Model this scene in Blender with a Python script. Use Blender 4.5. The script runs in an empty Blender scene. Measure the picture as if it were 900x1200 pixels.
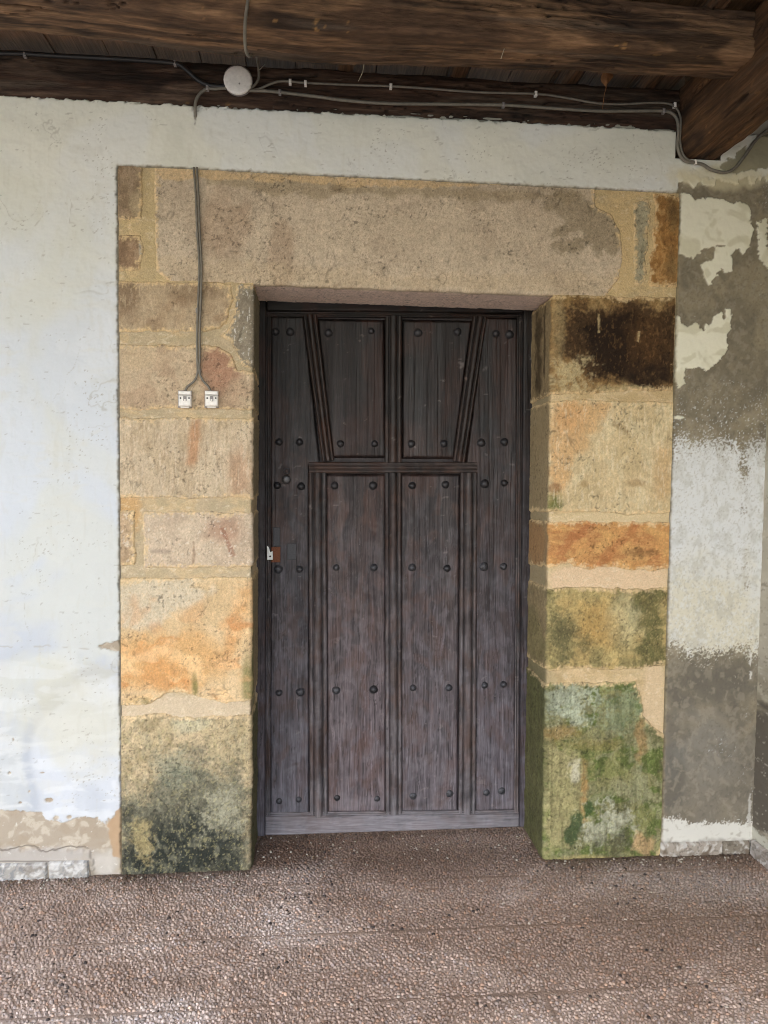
import bpy, math, random
import numpy as np
from mathutils import Vector, Matrix
random.seed(7); rng = np.random.default_rng(7)
S = bpy.context.scene
COL = S.collection
# ------------------------------------------------------------------ camera
YAW, PITCH, ROLL, EYE = 8.96e-2, 4.91e-2, 1.05e-2, 1.5641
_cy, _sy, _cp, _sp, _cr, _sr = math.cos(YAW), math.sin(YAW), math.cos(PITCH), math.sin(PITCH), math.cos(ROLL), math.sin(ROLL)
FW = np.array([_sy*_cp, _cy*_cp, -_sp]); R0 = np.array([_cy, -_sy, 0.0]); U0 = np.cross(R0, FW)
RT = _cr*R0+_sr*U0; UP = -_sr*R0+_cr*U0; CAM = np.array([0, -3.0, EYE])
cd = bpy.data.cameras.new('camera'); cam = bpy.data.objects.new('camera', cd); COL.objects.link(cam)
cam.matrix_world = Matrix(((RT[0], UP[0], -FW[0], CAM[0]), (RT[1], UP[1], -FW[1], CAM[1]), (RT[2], UP[2], -FW[2], CAM[2]), (0, 0, 0, 1)))
cd.sensor_fit = 'HORIZONTAL'; cd.sensor_width = 36; cd.lens = 36; cd.clip_start = 0.05; cd.clip_end = 3000
S.camera = cam
# ------------------------------------------------------------------ world, sun, exposure
SUN_EL, SUN_AZ = math.radians(48), math.radians(208)      # azimuth from +Y clockwise: behind the camera, a little to its left
w = bpy.data.worlds.new('World'); S.world = w; w.use_nodes = True
nt = w.node_tree; bg = nt.nodes['Background']
sk = nt.nodes.new('ShaderNodeTexSky'); sk.sky_type = 'NISHITA'; sk.sun_disc = False
sk.sun_elevation = SUN_EL; sk.sun_rotation = SUN_AZ; sk.dust_density = 3.0; sk.air_density = 1.0; sk.ozone_density = 1.0
nt.links.new(sk.outputs[0], bg.inputs[0]); bg.inputs[1].default_value = 0.15
sl = bpy.data.lights.new('sun', 'SUN'); sl.energy = 1.0; sl.angle = math.radians(14); sl.color = (1, .985, .96)
so = bpy.data.objects.new('sun', sl); COL.objects.link(so)
sdir = Vector((math.sin(SUN_AZ)*math.cos(SUN_EL), math.cos(SUN_AZ)*math.cos(SUN_EL), math.sin(SUN_EL)))
so.rotation_euler = (-sdir).to_track_quat('-Z', 'Y').to_euler()
S.view_settings.view_transform = 'Standard'; S.view_settings.look = 'None'
S.view_settings.exposure = 2.48; S.cycles.pixel_filter_type = 'BLACKMAN_HARRIS'; S.cycles.filter_width = 1.05; S.view_settings.gamma = 1.0
S.cycles.max_bounces = 8; S.cycles.diffuse_bounces = 5

# ------------------------------------------------------------------ helpers
def P(u, v, Y=0.0):
    """point of the vertical plane at depth Y that the photograph shows at (u, v)"""
    d = FW + (u-450)/900*RT + (600-v)/900*UP
    t = (Y+3.0)/d[1]
    return CAM + t*d
def PZ(u, v, Z=0.0):
    d = FW + (u-450)/900*RT + (600-v)/900*UP
    return CAM + (Z-EYE)/d[2]*d
def UV(x, y, z):
    dx, dy, dz = x-CAM[0], y-CAM[1], z-CAM[2]
    f = dx*FW[0]+dy*FW[1]+dz*FW[2]
    return 450+900*(dx*RT[0]+dy*RT[1]+dz*RT[2])/f, 600-900*(dx*UP[0]+dy*UP[1]+dz*UP[2])/f
def lin(c):
    c = np.asarray(c, float)/255.0
    return np.where(c <= .04045, c/12.92, ((c+.055)/1.055)**2.4)
def sst(a, b, x):
    t = np.clip((x-a)/(b-a), 0, 1); return t*t*(3-2*t)
def _h(ix, iy, s):
    h = (ix.astype(np.int64)*374761393 + iy.astype(np.int64)*668265263 + s*974634777) & 0xffffffff
    h = ((h ^ (h >> 13))*1274126177) & 0xffffffff
    h = ((h ^ (h >> 16))*2246822519) & 0xffffffff
    return ((h ^ (h >> 15)) & 0xffffff)/float(0xffffff)
def vn(x, y, s):
    ix, iy = np.floor(x), np.floor(y); fx, fy = x-ix, y-iy
    fx = fx*fx*(3-2*fx); fy = fy*fy*(3-2*fy)
    a, b = _h(ix, iy, s), _h(ix+1, iy, s); c, d = _h(ix, iy+1, s), _h(ix+1, iy+1, s)
    return (a+(b-a)*fx)*(1-fy)+(c+(d-c)*fx)*fy
def fbm(x, y, s=0, o=4, g=.5):
    """value noise octaves, about -1..1"""
    t = 0; a = 1; n = 0; c, q = math.cos(.6), math.sin(.6)
    r0 = .5+(s % 7)*.37; ca, sa = math.cos(r0), math.sin(r0); x, y = x*ca-y*sa, x*sa+y*ca
    if o >= 3:
        wx = vn(x*.9+5.2, y*.9+1.7, s+901)-.5; wy = vn(x*.9+2.9, y*.9+8.3, s+902)-.5; x, y = x+1.1*wx, y+1.1*wy
    for k in range(o):
        t = t+a*(vn(x, y, s+k*17)*2-1); n += a; a *= g
        x, y = (x*c-y*q)*2.03+7.3, (x*q+y*c)*2.03+3.1
    return t/n*1.5
def sd_poly(x, y, poly):
    """signed distance, negative inside"""
    d = np.full(x.shape, 1e9); ins = np.zeros(x.shape, bool); n = len(poly)
    for i in range(n):
        ax, ay = poly[i]; bx, by = poly[(i+1) % n]
        ex, ey = bx-ax, by-ay; L = ex*ex+ey*ey+1e-12
        t = np.clip(((x-ax)*ex+(y-ay)*ey)/L, 0, 1)
        d = np.minimum(d, (x-ax-t*ex)**2+(y-ay-t*ey)**2)
        if ay != by:
            c = ((ay > y) != (by > y)) & (x < (bx-ax)*(y-ay)/(by-ay)+ax)
            ins ^= c
    d = np.sqrt(d); return np.where(ins, -d, d)
# paint layers: every mask is a shape in wall coordinates (the tracing grid of the photograph laid on the wall plane)
def m_ell(u, v, cx, cy, rx, ry, soft=.35, warp=.35, sc=22, grit=0, gs=2.2, seed=1, rot=0):
    a = math.radians(rot); du, dv = u-cx, v-cy
    p = (du*math.cos(a)+dv*math.sin(a))/rx; q = (-du*math.sin(a)+dv*math.cos(a))/ry
    d = np.sqrt(p*p+q*q)-1+warp*fbm(u/sc, v/sc, seed, 4)
    if grit: d = d+grit*fbm(u/gs, v/gs, seed+5, 2)
    return 1-sst(-soft, soft, d)
def m_poly(u, v, poly, soft=1.0, warp=3.0, sc=9, grit=0, gs=2.2, seed=2):
    d = sd_poly(u, v, poly)+warp*fbm(u/sc, v/sc, seed, 4)
    if grit: d = d+grit*fbm(u/gs, v/gs, seed+5, 2)
    return 1-sst(-soft, soft, d)
def m_noise(u, v, su, sv, th=.1, soft=.25, o=4, seed=3):
    return sst(th-soft, th+soft, fbm(u/su, v/sv, seed, o))
def mix(c, col, m):
    return c+(lin(col)-c)*m[..., None] if not isinstance(col, np.ndarray) else c+(col-c)*m[..., None]
def paint(u, v, base, layers, seed=0):
    c = np.empty(u.shape+(3,)); c[:] = lin(base)
    for L in layers:
        k = L[0]; col = L[1]; op = L[2]; kw = dict(L[4]) if len(L) > 4 else {}
        kw.setdefault('seed', seed+int(abs(hash(str(L[3])))) % 97 if False else seed+len(str(L[3])))
        if k == 'e': m = m_ell(u, v, *L[3], **kw)
        elif k == 'p': m = m_poly(u, v, L[3], **kw)
        elif k == 'r':
            cx, cy, wl, ph = L[3]; dd = np.sqrt(((u-cx)/1.25)**2+(v-cy)**2)+16*fbm(u/38, v/34, 7, 4)
            m = sst(.1, .95, np.sin(dd/wl+ph+1.2*fbm(u/20, v/20, 8, 2)))*sst(-.3, .4, fbm(u/24, v/24, 9, 3))
            if len(L) > 4: m = m*m_poly(u, v, L[4]['clip'], 7, 9, 16); kw = {}
        elif k == 'n': m = m_noise(u, v, *L[3], **kw)
        c = mix(c, col, m*op)
    return c

def mesh(name, co, quads=None, col=None, tris=None, polys=None, smooth=True):
    me = bpy.data.meshes.new(name)
    co = np.asarray(co, np.float32).reshape(-1, 3)
    if polys is not None:
        me.from_pydata([tuple(p) for p in co.tolist()], [], polys)
    else:
        fs = [np.asarray(a, np.int32) for a in (quads, tris) if a is not None and len(a)]
        tot = [np.full(len(a), a.shape[1], np.int32) for a in fs]
        li = np.concatenate([a.ravel() for a in fs]); tot = np.concatenate(tot)
        me.vertices.add(len(co)); me.vertices.foreach_set('co', co.ravel())
        me.loops.add(len(li)); me.loops.foreach_set('vertex_index', li)
        st = np.zeros(len(tot), np.int32); st[1:] = np.cumsum(tot)[:-1]
        me.polygons.add(len(tot)); me.polygons.foreach_set('loop_start', st)
        me.update(calc_edges=True); me.validate()
    if smooth: me.polygons.foreach_set('use_smooth', np.ones(len(me.polygons), bool))
    if col is not None and len(col) == len(me.vertices):
        at = me.color_attributes.new('Col', 'FLOAT_COLOR', 'POINT')
        c4 = np.ones((len(col), 4), np.float32); c4[:, :3] = np.clip(col, 0, 1)
        at.data.foreach_set('color', c4.ravel())
    return me
def obj(name, co, mat, parent=None, col=None, quads=None, tris=None, polys=None, smooth=True, **kw):
    co = np.asarray(co, float).reshape(-1, 3)
    ctr = (co.min(0)+co.max(0))/2
    me = mesh(name, co-ctr, quads, col, tris, polys, smooth); me.materials.append(mat)
    o = bpy.data.objects.new(name, me); COL.objects.link(o)
    if parent is not None:
        o.parent = parent; pl = np.array(parent.get('_abs', [0, 0, 0])); o.location = ctr-pl
    else: o.location = ctr
    o['_abs'] = list(map(float, ctr))
    for k, v in kw.items(): o[k] = v
    return o
def thing(name, label, cat, loc, group=None):
    o = bpy.data.objects.new(name, None); COL.objects.link(o); o.location = loc; o.empty_display_size = .1
    o['label'] = label; o['category'] = cat; o['kind'] = 'thing'; o['_abs'] = [float(a) for a in loc]
    if group: o['group'] = group
    return o
def tag(o, label, cat, group=None):
    o['kind'] = 'thing'; o['label'] = label; o['category'] = cat
    if group: o['group'] = group
    return o
def gquads(n, m, keep=None):
    i = np.arange(n*m).reshape(n, m)
    q = np.stack([i[:-1, :-1], i[:-1, 1:], i[1:, 1:], i[1:, :-1]], -1).reshape(-1, 4)
    if keep is not None: q = q[keep.ravel()[q].any(1)]
    return q
def compact(co, q, col):
    used = np.zeros(len(co), bool); used[q.ravel()] = True
    idx = np.cumsum(used)-1
    return co[used], idx[q], col[used]
class Acc:
    def __init__(s): s.co = []; s.q = []; s.c = []; s.n = 0
    def add(s, co, q, c):
        co = np.asarray(co).reshape(-1, 3); s.co.append(co); s.q.append(np.asarray(q)+s.n); s.c.append(np.broadcast_to(c, co.shape)); s.n += len(co)
    def obj(s, name, mat, parent=None, **kw):
        return obj(name, np.concatenate(s.co), mat, parent, np.concatenate(s.c), np.concatenate(s.q), **kw)
def tube(path, r, seg=8, n_sub=6):
    """smooth tube through 3-D points; returns co, quads, tris"""
    p = [Vector(a) for a in path]; pts = []
    for i in range(len(p)-1):
        a, b, c, d = p[max(i-1, 0)], p[i], p[i+1], p[min(i+2, len(p)-1)]
        for k in range(n_sub):
            t = k/n_sub
            pts.append(.5*((2*b)+(c-a)*t+(2*a-5*b+4*c-d)*t*t+(3*b-a-3*c+d)*t**3))
    pts.append(p[-1]); co = []; n = len(pts)
    nrm = Vector((.13, -.9, .3))
    for i, q in enumerate(pts):
        T = (pts[min(i+1, n-1)]-pts[max(i-1, 0)]).normalized()
        nrm = (nrm-T*nrm.dot(T)).normalized(); B = T.cross(nrm)
        for k in range(seg):
            a = 2*math.pi*k/seg; co.append(q+(nrm*math.cos(a)+B*math.sin(a))*r)
    F = [(i*seg+k, i*seg+(k+1) % seg, (i+1)*seg+(k+1) % seg, (i+1)*seg+k) for i in range(n-1) for k in range(seg)]
    F += [tuple(range(seg))[::-1], tuple((n-1)*seg+k for k in range(seg))]
    return np.array([list(c) for c in co]), F
def box_pf(x0, x1, y0, y1, z0, z1, b=0.0):
    """box with bevelled front (towards -Y) edges"""
    co = [(x0, y1, z0), (x1, y1, z0), (x1, y1, z1), (x0, y1, z1), (x0, y0+b, z0), (x1, y0+b, z0), (x1, y0+b, z1), (x0, y0+b, z1),
          (x0+b, y0, z0+b), (x1-b, y0, z0+b), (x1-b, y0, z1-b), (x0+b, y0, z1-b)]
    F = [(0, 3, 2, 1), (0, 1, 5, 4), (1, 2, 6, 5), (2, 3, 7, 6), (3, 0, 4, 7), (4, 5, 9, 8), (5, 6, 10, 9), (6, 7, 11, 10), (7, 4, 8, 11), (8, 9, 10, 11)]
    return co, F

# ------------------------------------------------------------------ materials
def material(name, rough=.85, attr=True, base=(.5, .5, .5), nscale=400, namp=.14, stretch=(1, 1, 1), bscale=250, bump=.3, bdist=.002,
             mid=0, midscale=40, spec=.3, rvar=0, dark=None, metallic=0, coat=0):
    m = bpy.data.materials.new(name); m.use_nodes = True; t = m.node_tree; N = t.nodes; L = t.links
    b = N['Principled BSDF']; b.inputs['Roughness'].default_value = rough; b.inputs['Specular IOR Level'].default_value = spec
    b.inputs['Metallic'].default_value = metallic
    if coat: b.inputs['Coat Weight'].default_value = coat; b.inputs['Coat Roughness'].default_value = .25
    tc = N.new('ShaderNodeTexCoord'); oi = N.new('ShaderNodeObjectInfo')
    off = N.new('ShaderNodeVectorMath'); off.operation = 'MULTIPLY_ADD'
    cx = N.new('ShaderNodeCombineXYZ')
    for i in range(3): L.new(oi.outputs['Random'], cx.inputs[i])
    L.new(cx.outputs[0], off.inputs[0]); off.inputs[1].default_value = (7, 5, 9); L.new(tc.outputs['Object'], off.inputs[2])
    mp = N.new('ShaderNodeMapping'); mp.inputs['Scale'].default_value = stretch; L.new(off.outputs[0], mp.inputs[0])
    def noise(sc, det=3, ro=.6, dist=0):
        n = N.new('ShaderNodeTexNoise'); n.inputs['Scale'].default_value = sc; n.inputs['Detail'].default_value = det
        n.inputs['Roughness'].default_value = ro; n.inputs['Distortion'].default_value = dist
        L.new(mp.outputs[0], n.inputs['Vector']); return n
    def mul(a, n, amp):
        r = N.new('ShaderNodeMapRange'); r.inputs['From Min'].default_value = .25; r.inputs['From Max'].default_value = .75
        r.inputs['To Min'].default_value = 1-amp; r.inputs['To Max'].default_value = 1+amp; L.new(n.outputs['Fac'], r.inputs['Value'])
        x = N.new('ShaderNodeVectorMath'); x.operation = 'SCALE'; L.new(a, x.inputs[0]); L.new(r.outputs[0], x.inputs['Scale']); return x.outputs[0]
    if attr:
        a = N.new('ShaderNodeAttribute'); a.attribute_name = 'Col'; c = a.outputs['Color']
    else:
        a = N.new('ShaderNodeRGB'); a.outputs[0].default_value = (*base, 1); c = a.outputs[0]
    n1 = noise(nscale); c = mul(c, n1, namp)
    if mid: c = mul(c, noise(midscale, 5), mid)
    L.new(c, b.inputs['Base Color'])
    nb = noise(bscale, 5, .65)
    bp = N.new('ShaderNodeBump'); bp.inputs['Strength'].default_value = bump; bp.inputs['Distance'].default_value = bdist
    L.new(nb.outputs['Fac'], bp.inputs['Height']); L.new(bp.outputs[0], b.inputs['Normal'])
    if rvar:
        r = N.new('ShaderNodeMapRange'); r.inputs['To Min'].default_value = rough-rvar; r.inputs['To Max'].default_value = rough+rvar
        r.inputs['From Min'].default_value = .3; r.inputs['From Max'].default_value = .7
        L.new(noise(18, 4).outputs['Fac'], r.inputs['Value']); L.new(r.outputs[0], b.inputs['Roughness'])
    return m
M_STONE = material('sandstone', .92, nscale=420, namp=.22, mid=.10, midscale=110, bscale=240, bump=.9, bdist=.004, stretch=(1.3, 1, .8))
M_MORTAR = material('lime_mortar', .95, nscale=420, namp=.24, mid=.08, midscale=120, bscale=200, bump=.8, bdist=.004)
M_PLASTER = material('limewashed_plaster', .9, nscale=500, namp=.035, mid=.02, midscale=12, bscale=60, bump=.25, bdist=.004)
M_DOOR = material('weathered_oak', .5, nscale=260, namp=.42, stretch=(1, 1, .035), bscale=230, bump=.8, bdist=.0025, spec=.33, rvar=.14)
M_DOORH = material('weathered_oak_rail', .55, nscale=260, namp=.34, stretch=(.035, 1, 1), bscale=230, bump=.7, bdist=.002, spec=.33, rvar=.12)
M_BEAM = material('old_timber', .85, nscale=170, namp=.36, mid=.25, midscale=45, stretch=(.12, 1, 1), bscale=120, bump=.9, bdist=.006, spec=.3)
M_BEAMY = material('old_timber_cross', .78, nscale=170, namp=.36, mid=.2, midscale=30, stretch=(1, .05, 1), bscale=120, bump=.9, bdist=.006, spec=.3)
M_PEB = material('river_pebble', .68, nscale=300, namp=.18, bscale=300, bump=.25, bdist=.001, spec=.35)
M_BED = material('floor_mortar', .9, nscale=160, namp=.3, mid=.15, midscale=9, bscale=110, bump=.9, bdist=.006)
M_IRON = material('wrought_iron', .48, attr=False, base=(.028, .027, .03), nscale=200, namp=.4, bscale=240, bump=.6, bdist=.001, spec=.5, metallic=.35)
M_RUST = material('rusted_iron', .8, attr=False, base=(.16, .06, .03), nscale=200, namp=.4, bscale=240, bump=.6, bdist=.001)
M_WPLAST = material('aged_white_plastic', .45, attr=False, base=(.80, .77, .72), nscale=90, namp=.1, bscale=60, bump=.1, spec=.5)
M_GPLAST = material('grey_plastic', .5, attr=False, base=(.25, .23, .22), nscale=90, namp=.15, bscale=60, bump=.1, spec=.5)
M_BLACK = material('black_rubber', .5, attr=False, base=(.012, .012, .013), nscale=90, namp=.2, bscale=60, bump=.1, spec=.5)
M_CABLE = material('grey_cable_sheath', .55, attr=False, base=(.17, .155, .125), nscale=60, namp=.25, bscale=60, bump=.2, spec=.4)
M_LEAF = material('dry_leaf', .8, attr=False, base=(.25, .12, .05), nscale=60, namp=.3, bscale=60, bump=.3)
M_TILE = material('marbled_tile', .35, nscale=300, namp=.08, bscale=40, bump=.1, spec=.5)
M_STRAW = material('straw', .8, attr=False, base=(.42, .38, .28), nscale=60, namp=.2, bscale=60, bump=.1)
M_GROUND = material('yard_ground', .95, attr=False, base=(.21, .225, .20), nscale=6, namp=.2, bscale=40, bump=.3)

# ------------------------------------------------------------------ back wall: plaster
STEP = .0035
YB = 0.0
# outline of the stone doorway on the wall plane
TL, TR, BL, BR = P(138.5, 195), P(795.5, 227.5), P(143.5, 1024), P(773.5, 1007)
RIGHT_X = 1.835
PEEL1 = [(797, 226), (808, 228), (815, 233), (845, 233), (852, 237), (878, 240), (880, 262), (882, 270), (879, 290), (870, 297), (861, 290), (858, 300), (859, 318), (850, 321), (845, 315), (838, 325), (830, 335), (825, 325), (821, 311), (830, 305), (837, 303), (838, 290), (848, 288), (838, 287), (825, 292), (812, 302), (800, 300), (795, 296)]
PEEL2 = [(788, 365), (792, 367), (797, 377), (805, 384), (815, 379), (824, 389), (827, 380), (832, 386), (834, 371), (845, 366), (848, 374), (850, 363), (856, 363), (855, 385), (851, 400), (853, 410), (840, 425), (828, 435), (820, 430), (803, 432), (801, 450), (795, 454), (785, 442)]
WEDGE = [(114, 757), (128, 752), (150, 749), (150, 767), (138, 764)]
LOWER = [(-400, 944), (-60, 950), (0, 949), (25, 948), (50, 950), (58, 960), (72, 965), (95, 955), (112, 958), (124, 966), (131, 957), (150, 940), (150, 1100), (-400, 1100)]
def wall_fields(x, z):
    """colour and relief of the back wall at metric (x, z)"""
    u, v = UV(x, 0*x, z)
    bounce = sst(420, 120, v+50*fbm(u/90, v/60, 55, 3))*.7+sst(300, 900, u)*.0  # cream bounce light above, bluish skylight below, painted into the plaster colour
    c = lin((203, 208, 213))+(lin((229, 226, 206))-lin((203, 208, 213)))*bounce[..., None]; c = mix(c, (164, 169, 175), sst(520, 900, v)*.75); c = mix(c, (188, 184, 166), m_poly(u, v, [(62, 770), (142, 775), (142, 850), (120, 880), (90, 884), (68, 862), (40, 800)], 8, 22, 26, grit=4, seed=59)*.5); c = mix(c, (182, 182, 170), m_poly(u, v, [(-200, 770), (70, 765), (120, 790), (40, 845), (-200, 850)], 10, 24, 30, grit=4, seed=60)*.25)
    n1 = fbm(u/90, v/120, 41, 4); n2 = fbm(u/22, v/26, 42, 4)
    c = mix(c, (206, 206, 192), sst(.05, .6, n1)*.5)
    hc = sst(.03, .0, np.abs(fbm(u/60, v/80, 56, 5)-.05))*sst(.05, .5, fbm(u/70, v/60, 57, 2)); c = mix(c, (160, 156, 144), hc*.5)
    c = mix(c, (206, 208, 206), sst(.0, .5, fbm(u/30, v/9, 58, 4))*sst(740, 800, v)*.5)
    c = mix(c, (218, 221, 223), sst(.1, .5, -n1)*.4)
    c = mix(c, (196, 193, 172), m_ell(u, v, 100, 850, 60, 45, .5, .4, 30, seed=5)*.5)
    c = mix(c, (205, 204, 194), m_noise(u, v, 34, 12, .45, .3, 4, 44)*.3)
    c = mix(c, (185, 180, 160), m_noise(u, v, 5, 22, .6, .3, 3, 45)*.12)
    # scuffs and specks
    c = mix(c, (150, 145, 130), m_noise(u, v, 2.2, 1.7, .92, .05, 2, 46)*sst(.4, .7, fbm(u/40, v/40, 47, 2))*.7)
    c = mix(c, (120, 112, 95), m_noise(u, v, 8, 3.2, .95, .05, 3, 48)*.35)
    hgt = .006+.0016*n1+.0007*n2+.0004*fbm(u/9, v/7, 50, 3)+.0005*fbm(u/4, v/3, 49, 3)
    right = u > (783 if True else 0)
    # render that shows where the plaster is gone
    ren = paint(u, v, (139, 130, 109), [
        ('n', (122, 114, 97), .7, (26, 34)), ('n', (156, 146, 122), .5, (12, 16, .35)), ('n', (105, 98, 84), 0.38, (1.8, 1.8, .55, .22)),
        ('e', (116, 111, 101), .75, (830, 905, 75, 75), dict(soft=.5)), ('e', (96, 92, 84), .8, (840, 800, 60, 28), dict(soft=.5)),
        ('e', (92, 91, 86), .6, (790, 920, 14, 60), dict(soft=.5)),
        ('e', (132, 129, 120), .45, (830, 880, 35, 40), dict(soft=.6)), ('n', (104, 98, 86), .5, (16, 20, .15, .35)), ('n', (150, 143, 126), .45, (5, 6, .3, .3)), ('n', (92, 86, 76), .35, (2, 2.4, .5, .3))], 60)
    ren_l = paint(u, v, (164, 152, 134), [
        ('n', (160, 146, 126), .8, (30, 20)), ('n', (196, 186, 168), .6, (10, 8, .3)), ('n', (148, 134, 116), 0.38, (1.8, 1.8, .6, .22)),
        ('e', (170, 165, 158), .8, (50, 1003, 62, 12), dict(soft=.3)), ('e', (190, 185, 175), .8, (122, 1012, 16, 14), dict(soft=.4))], 61)
    ren = np.where((u < 450)[..., None], ren_l, ren)
    # masks of surviving plaster on the right of the doorway
    keep = np.maximum(m_poly(u, v, PEEL1, .7, 2.2, 6, grit=.5, seed=8), m_poly(u, v, PEEL2, .7, 2.4, 5, grit=.7, seed=9))
    top = 216+8*fbm(u/9, v/9, 10, 4)+np.where(u > 865, -10+12*fbm(u/6, u/6, 13, 2), 0)
    keep = np.maximum(keep, 1-sst(-.8, .8, v-top))
    keep = np.maximum(keep, m_ell(u, v, 795, 489, 9, 2.2, .2, .5, 5, seed=3))
    keep = np.maximum(keep, m_poly(u, v, [(887, 262), (899, 255), (900, 318), (893, 308), (889, 300)], 1, 2, 5, grit=2, seed=21)*.8)
    powder = np.minimum(sst(485, 575, v), 1-sst(725, 795, v))
    pw = sst(-.28, .32, powder*2.5-1.05+.62*fbm(u/1.35, v/1.35, 11, 2)+.5*fbm(u/22, v/22, 12, 3)
             - .9*m_ell(u, v, 872, 600, 7, 90, .6, .4, 15, seed=4)-.7*m_ell(u, v, 788, 690, 10, 30, .6, .4, 15, seed=14)-.6*m_ell(u, v, 882, 690, 12, 30, .6, .4, 15, seed=15)-.5*sst(800, 786, u)*sst(560, 500, v))
    pw = np.maximum(pw, .9*sst(.78, .86, fbm(u/1.4, v/1.4, 13, 2))*sst(440, 500, v)*(1-sst(500, 560, v)))
    low = 958+5*fbm(u/9, v/9, 16, 4)+4*fbm(u/1.5, v/1.5, 17, 2)+6*sst(780, 800, u)-3*sst(850, 880, u)
    lw = sst(-1.2, 1.2, v-low)*.96
    lw = np.maximum(lw, np.maximum(m_poly(u, v, [(878, 765), (880.5, 765), (880, 795), (878.5, 795)], .5, 1, 6, grit=1, seed=22)*.8, m_poly(u, v, [(877, 930), (880, 930), (878.5, 985), (875, 985)], .5, 1, 6, grit=1, seed=22)*.6))
    cr = mix(ren, (228, 226, 206), sst(0, 1, keep)*.97)
    cr = mix(cr, (198, 193, 165), keep*sst(.1, .5, fbm(u/16, v/16, 18, 3))*.6)
    pwc = paint(u, v, (216, 219, 219), [('e', (208, 203, 182), .9, (830, 740, 80, 75), dict(soft=.5)), ('n', (176, 175, 164), .45, (7, 12, .2, .35)), ('n', (214, 216, 213), .6, (2.2, 2.6, .25, .2)), ('n', (160, 156, 142), .5, (1.4, 1.8, .5, .2))], 70)
    cr = cr+(pwc-cr)*pw[..., None]*.93
    cr = mix(cr, (208, 207, 198), lw); cr = mix(cr, (158, 152, 138), lw*sst(.25, .7, fbm(u/5, v/4, 53, 4))*.6); cr = mix(cr, (110, 104, 94), sst(981, 988, v+3*fbm(u/6, v/6, 54, 2))*.6)
    hr = .0015+.0007*fbm(u/8, v/8, 19, 3)+keep*.0048+pw*.0008+lw*.001
    # left: the plaster is gone along the foot and in one small wedge
    pl = m_poly(u, v, LOWER, .9, 4.0, 11, grit=.8, seed=23)
    pl = np.maximum(pl, m_poly(u, v, WEDGE, .7, 1.6, 6, grit=.6, seed=24))
    for (a, b, r1, r2) in ((58, 937, 4, 2), (66, 958, 4, 4), (81, 957, 3, 2), (12, 905, 2, 1.5), (50, 905, 2.5, 1), (16, 866, 1, 2.4), (35, 927, 1.5, 1.5), (24, 940, 1.5, 1), (28, 1045, 3, 2)):
        pl = np.maximum(pl, m_ell(u, v, a, b, r1, r2, .3, .5, 4, seed=25))
    cl = c+(ren-c)*pl[..., None]
    # flakes of whitewash left on the bared render
    cl = mix(cl, (215, 212, 202), pl*m_noise(u, v, 3, 2.4, .98, .08, 3, 27)*.7)
    cl = mix(cl, (172, 144, 112), m_poly(u, v, [(127, 967), (137, 950), (146, 942), (146, 1006), (133, 1004), (129, 985)], .8, 1.5, 6, seed=28)*.9)
    # the cracked cement fillet over the skirting tiles
    crk = np.abs(v-(993+7*fbm(u/34, u*0+2.5, 29, 5)))-.5
    cl = mix(cl, (92, 82, 72), (1-sst(-.5, .8, crk))*sst(0, 6, 107-u)*.9)
    cl = mix(cl, (75, 68, 60), (1-sst(.2, 1.3, np.abs(sd_poly(u, v, [(-300, 1008), (60, 1008), (104, 1009), (110, 1040), (-300, 1050)]))))*.7)
    crk2 = np.abs(v-(758+2.5*fbm(u/14, u*0+1.5, 30, 3)))
    cl = mix(cl, (165, 160, 148), (1-sst(.3, 1.2, crk2))*sst(-60, 0, u)*m_noise(u, v, 9, 9, 0, .2, 2, 31)*.6)
    hl = hgt*(1-pl)+(.002+.001*fbm(u/9, v/9, 32, 3)+.007*m_poly(u, v, [(-400, 996), (60, 994), (104, 998), (113, 1030), (-400, 1060)], 1.5, 3, 10, seed=33))*pl
    c = np.where((u < 450)[..., None], cl, c); h = np.where(u < 450, hl, hgt)
    isr = sst(-1, 1, u-(793+1.5*fbm(u/5, v/5, 34, 2)))*sst(0, 3, v-205-6*fbm(u/8, v/8, 35, 3)) * (u > 450)
    isr = np.where((u > 450) & (v > 231), 1.0, isr)
    c = c+(cr-c)*isr[..., None]; h = h*(1-isr)+hr*isr
    # olive render near the cross beam
    ol = m_poly(u, v, [(842, 196), (868, 178), (905, 150), (905, 196), (880, 200), (862, 204)], 1.2, 3, 7, grit=1, seed=36)
    c = mix(c, (146, 139, 112), ol*.95); h = h-.003*ol
    c = mix(c, (205, 196, 164), m_ell(u, v, 850, 206, 60, 14, .4, .4, 14, seed=37)*(1-ol)*.7)
    # edge against the doorway and the ragged upper edge under the wall plate
    poly = [(TL[0], TL[2]), (TR[0], TR[2]), (BR[0], BR[2]-.1), (BL[0], BL[2]-.1)]
    d = sd_poly(x, z, poly)
    e = 1-sst(.0, .006, d-.0018-.0045*fbm(u/6, v/6, 38, 4)-.002*fbm(u/2, v/2, 138, 2))
    c = mix(c, (70, 62, 50), e*.8); h = h-.008*e
    c = mix(c, (150, 136, 104), (1-sst(.001, .014, d+.004*fbm(u/4, v/4, 139, 3)))*.5)
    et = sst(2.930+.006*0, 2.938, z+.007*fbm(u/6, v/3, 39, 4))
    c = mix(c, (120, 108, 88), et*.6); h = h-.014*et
    # stain below the cable outlet
    c = mix(c, (90, 80, 65), m_ell(u, v, 229, 135, 1.6, 9, .5, .5, 4, seed=40)*.8)
    c = mix(c, (105, 95, 80), m_ell(u, v, 229, 120, 8, 10, .6, .6, 4, seed=41)*.6)
    return c, h
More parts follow.
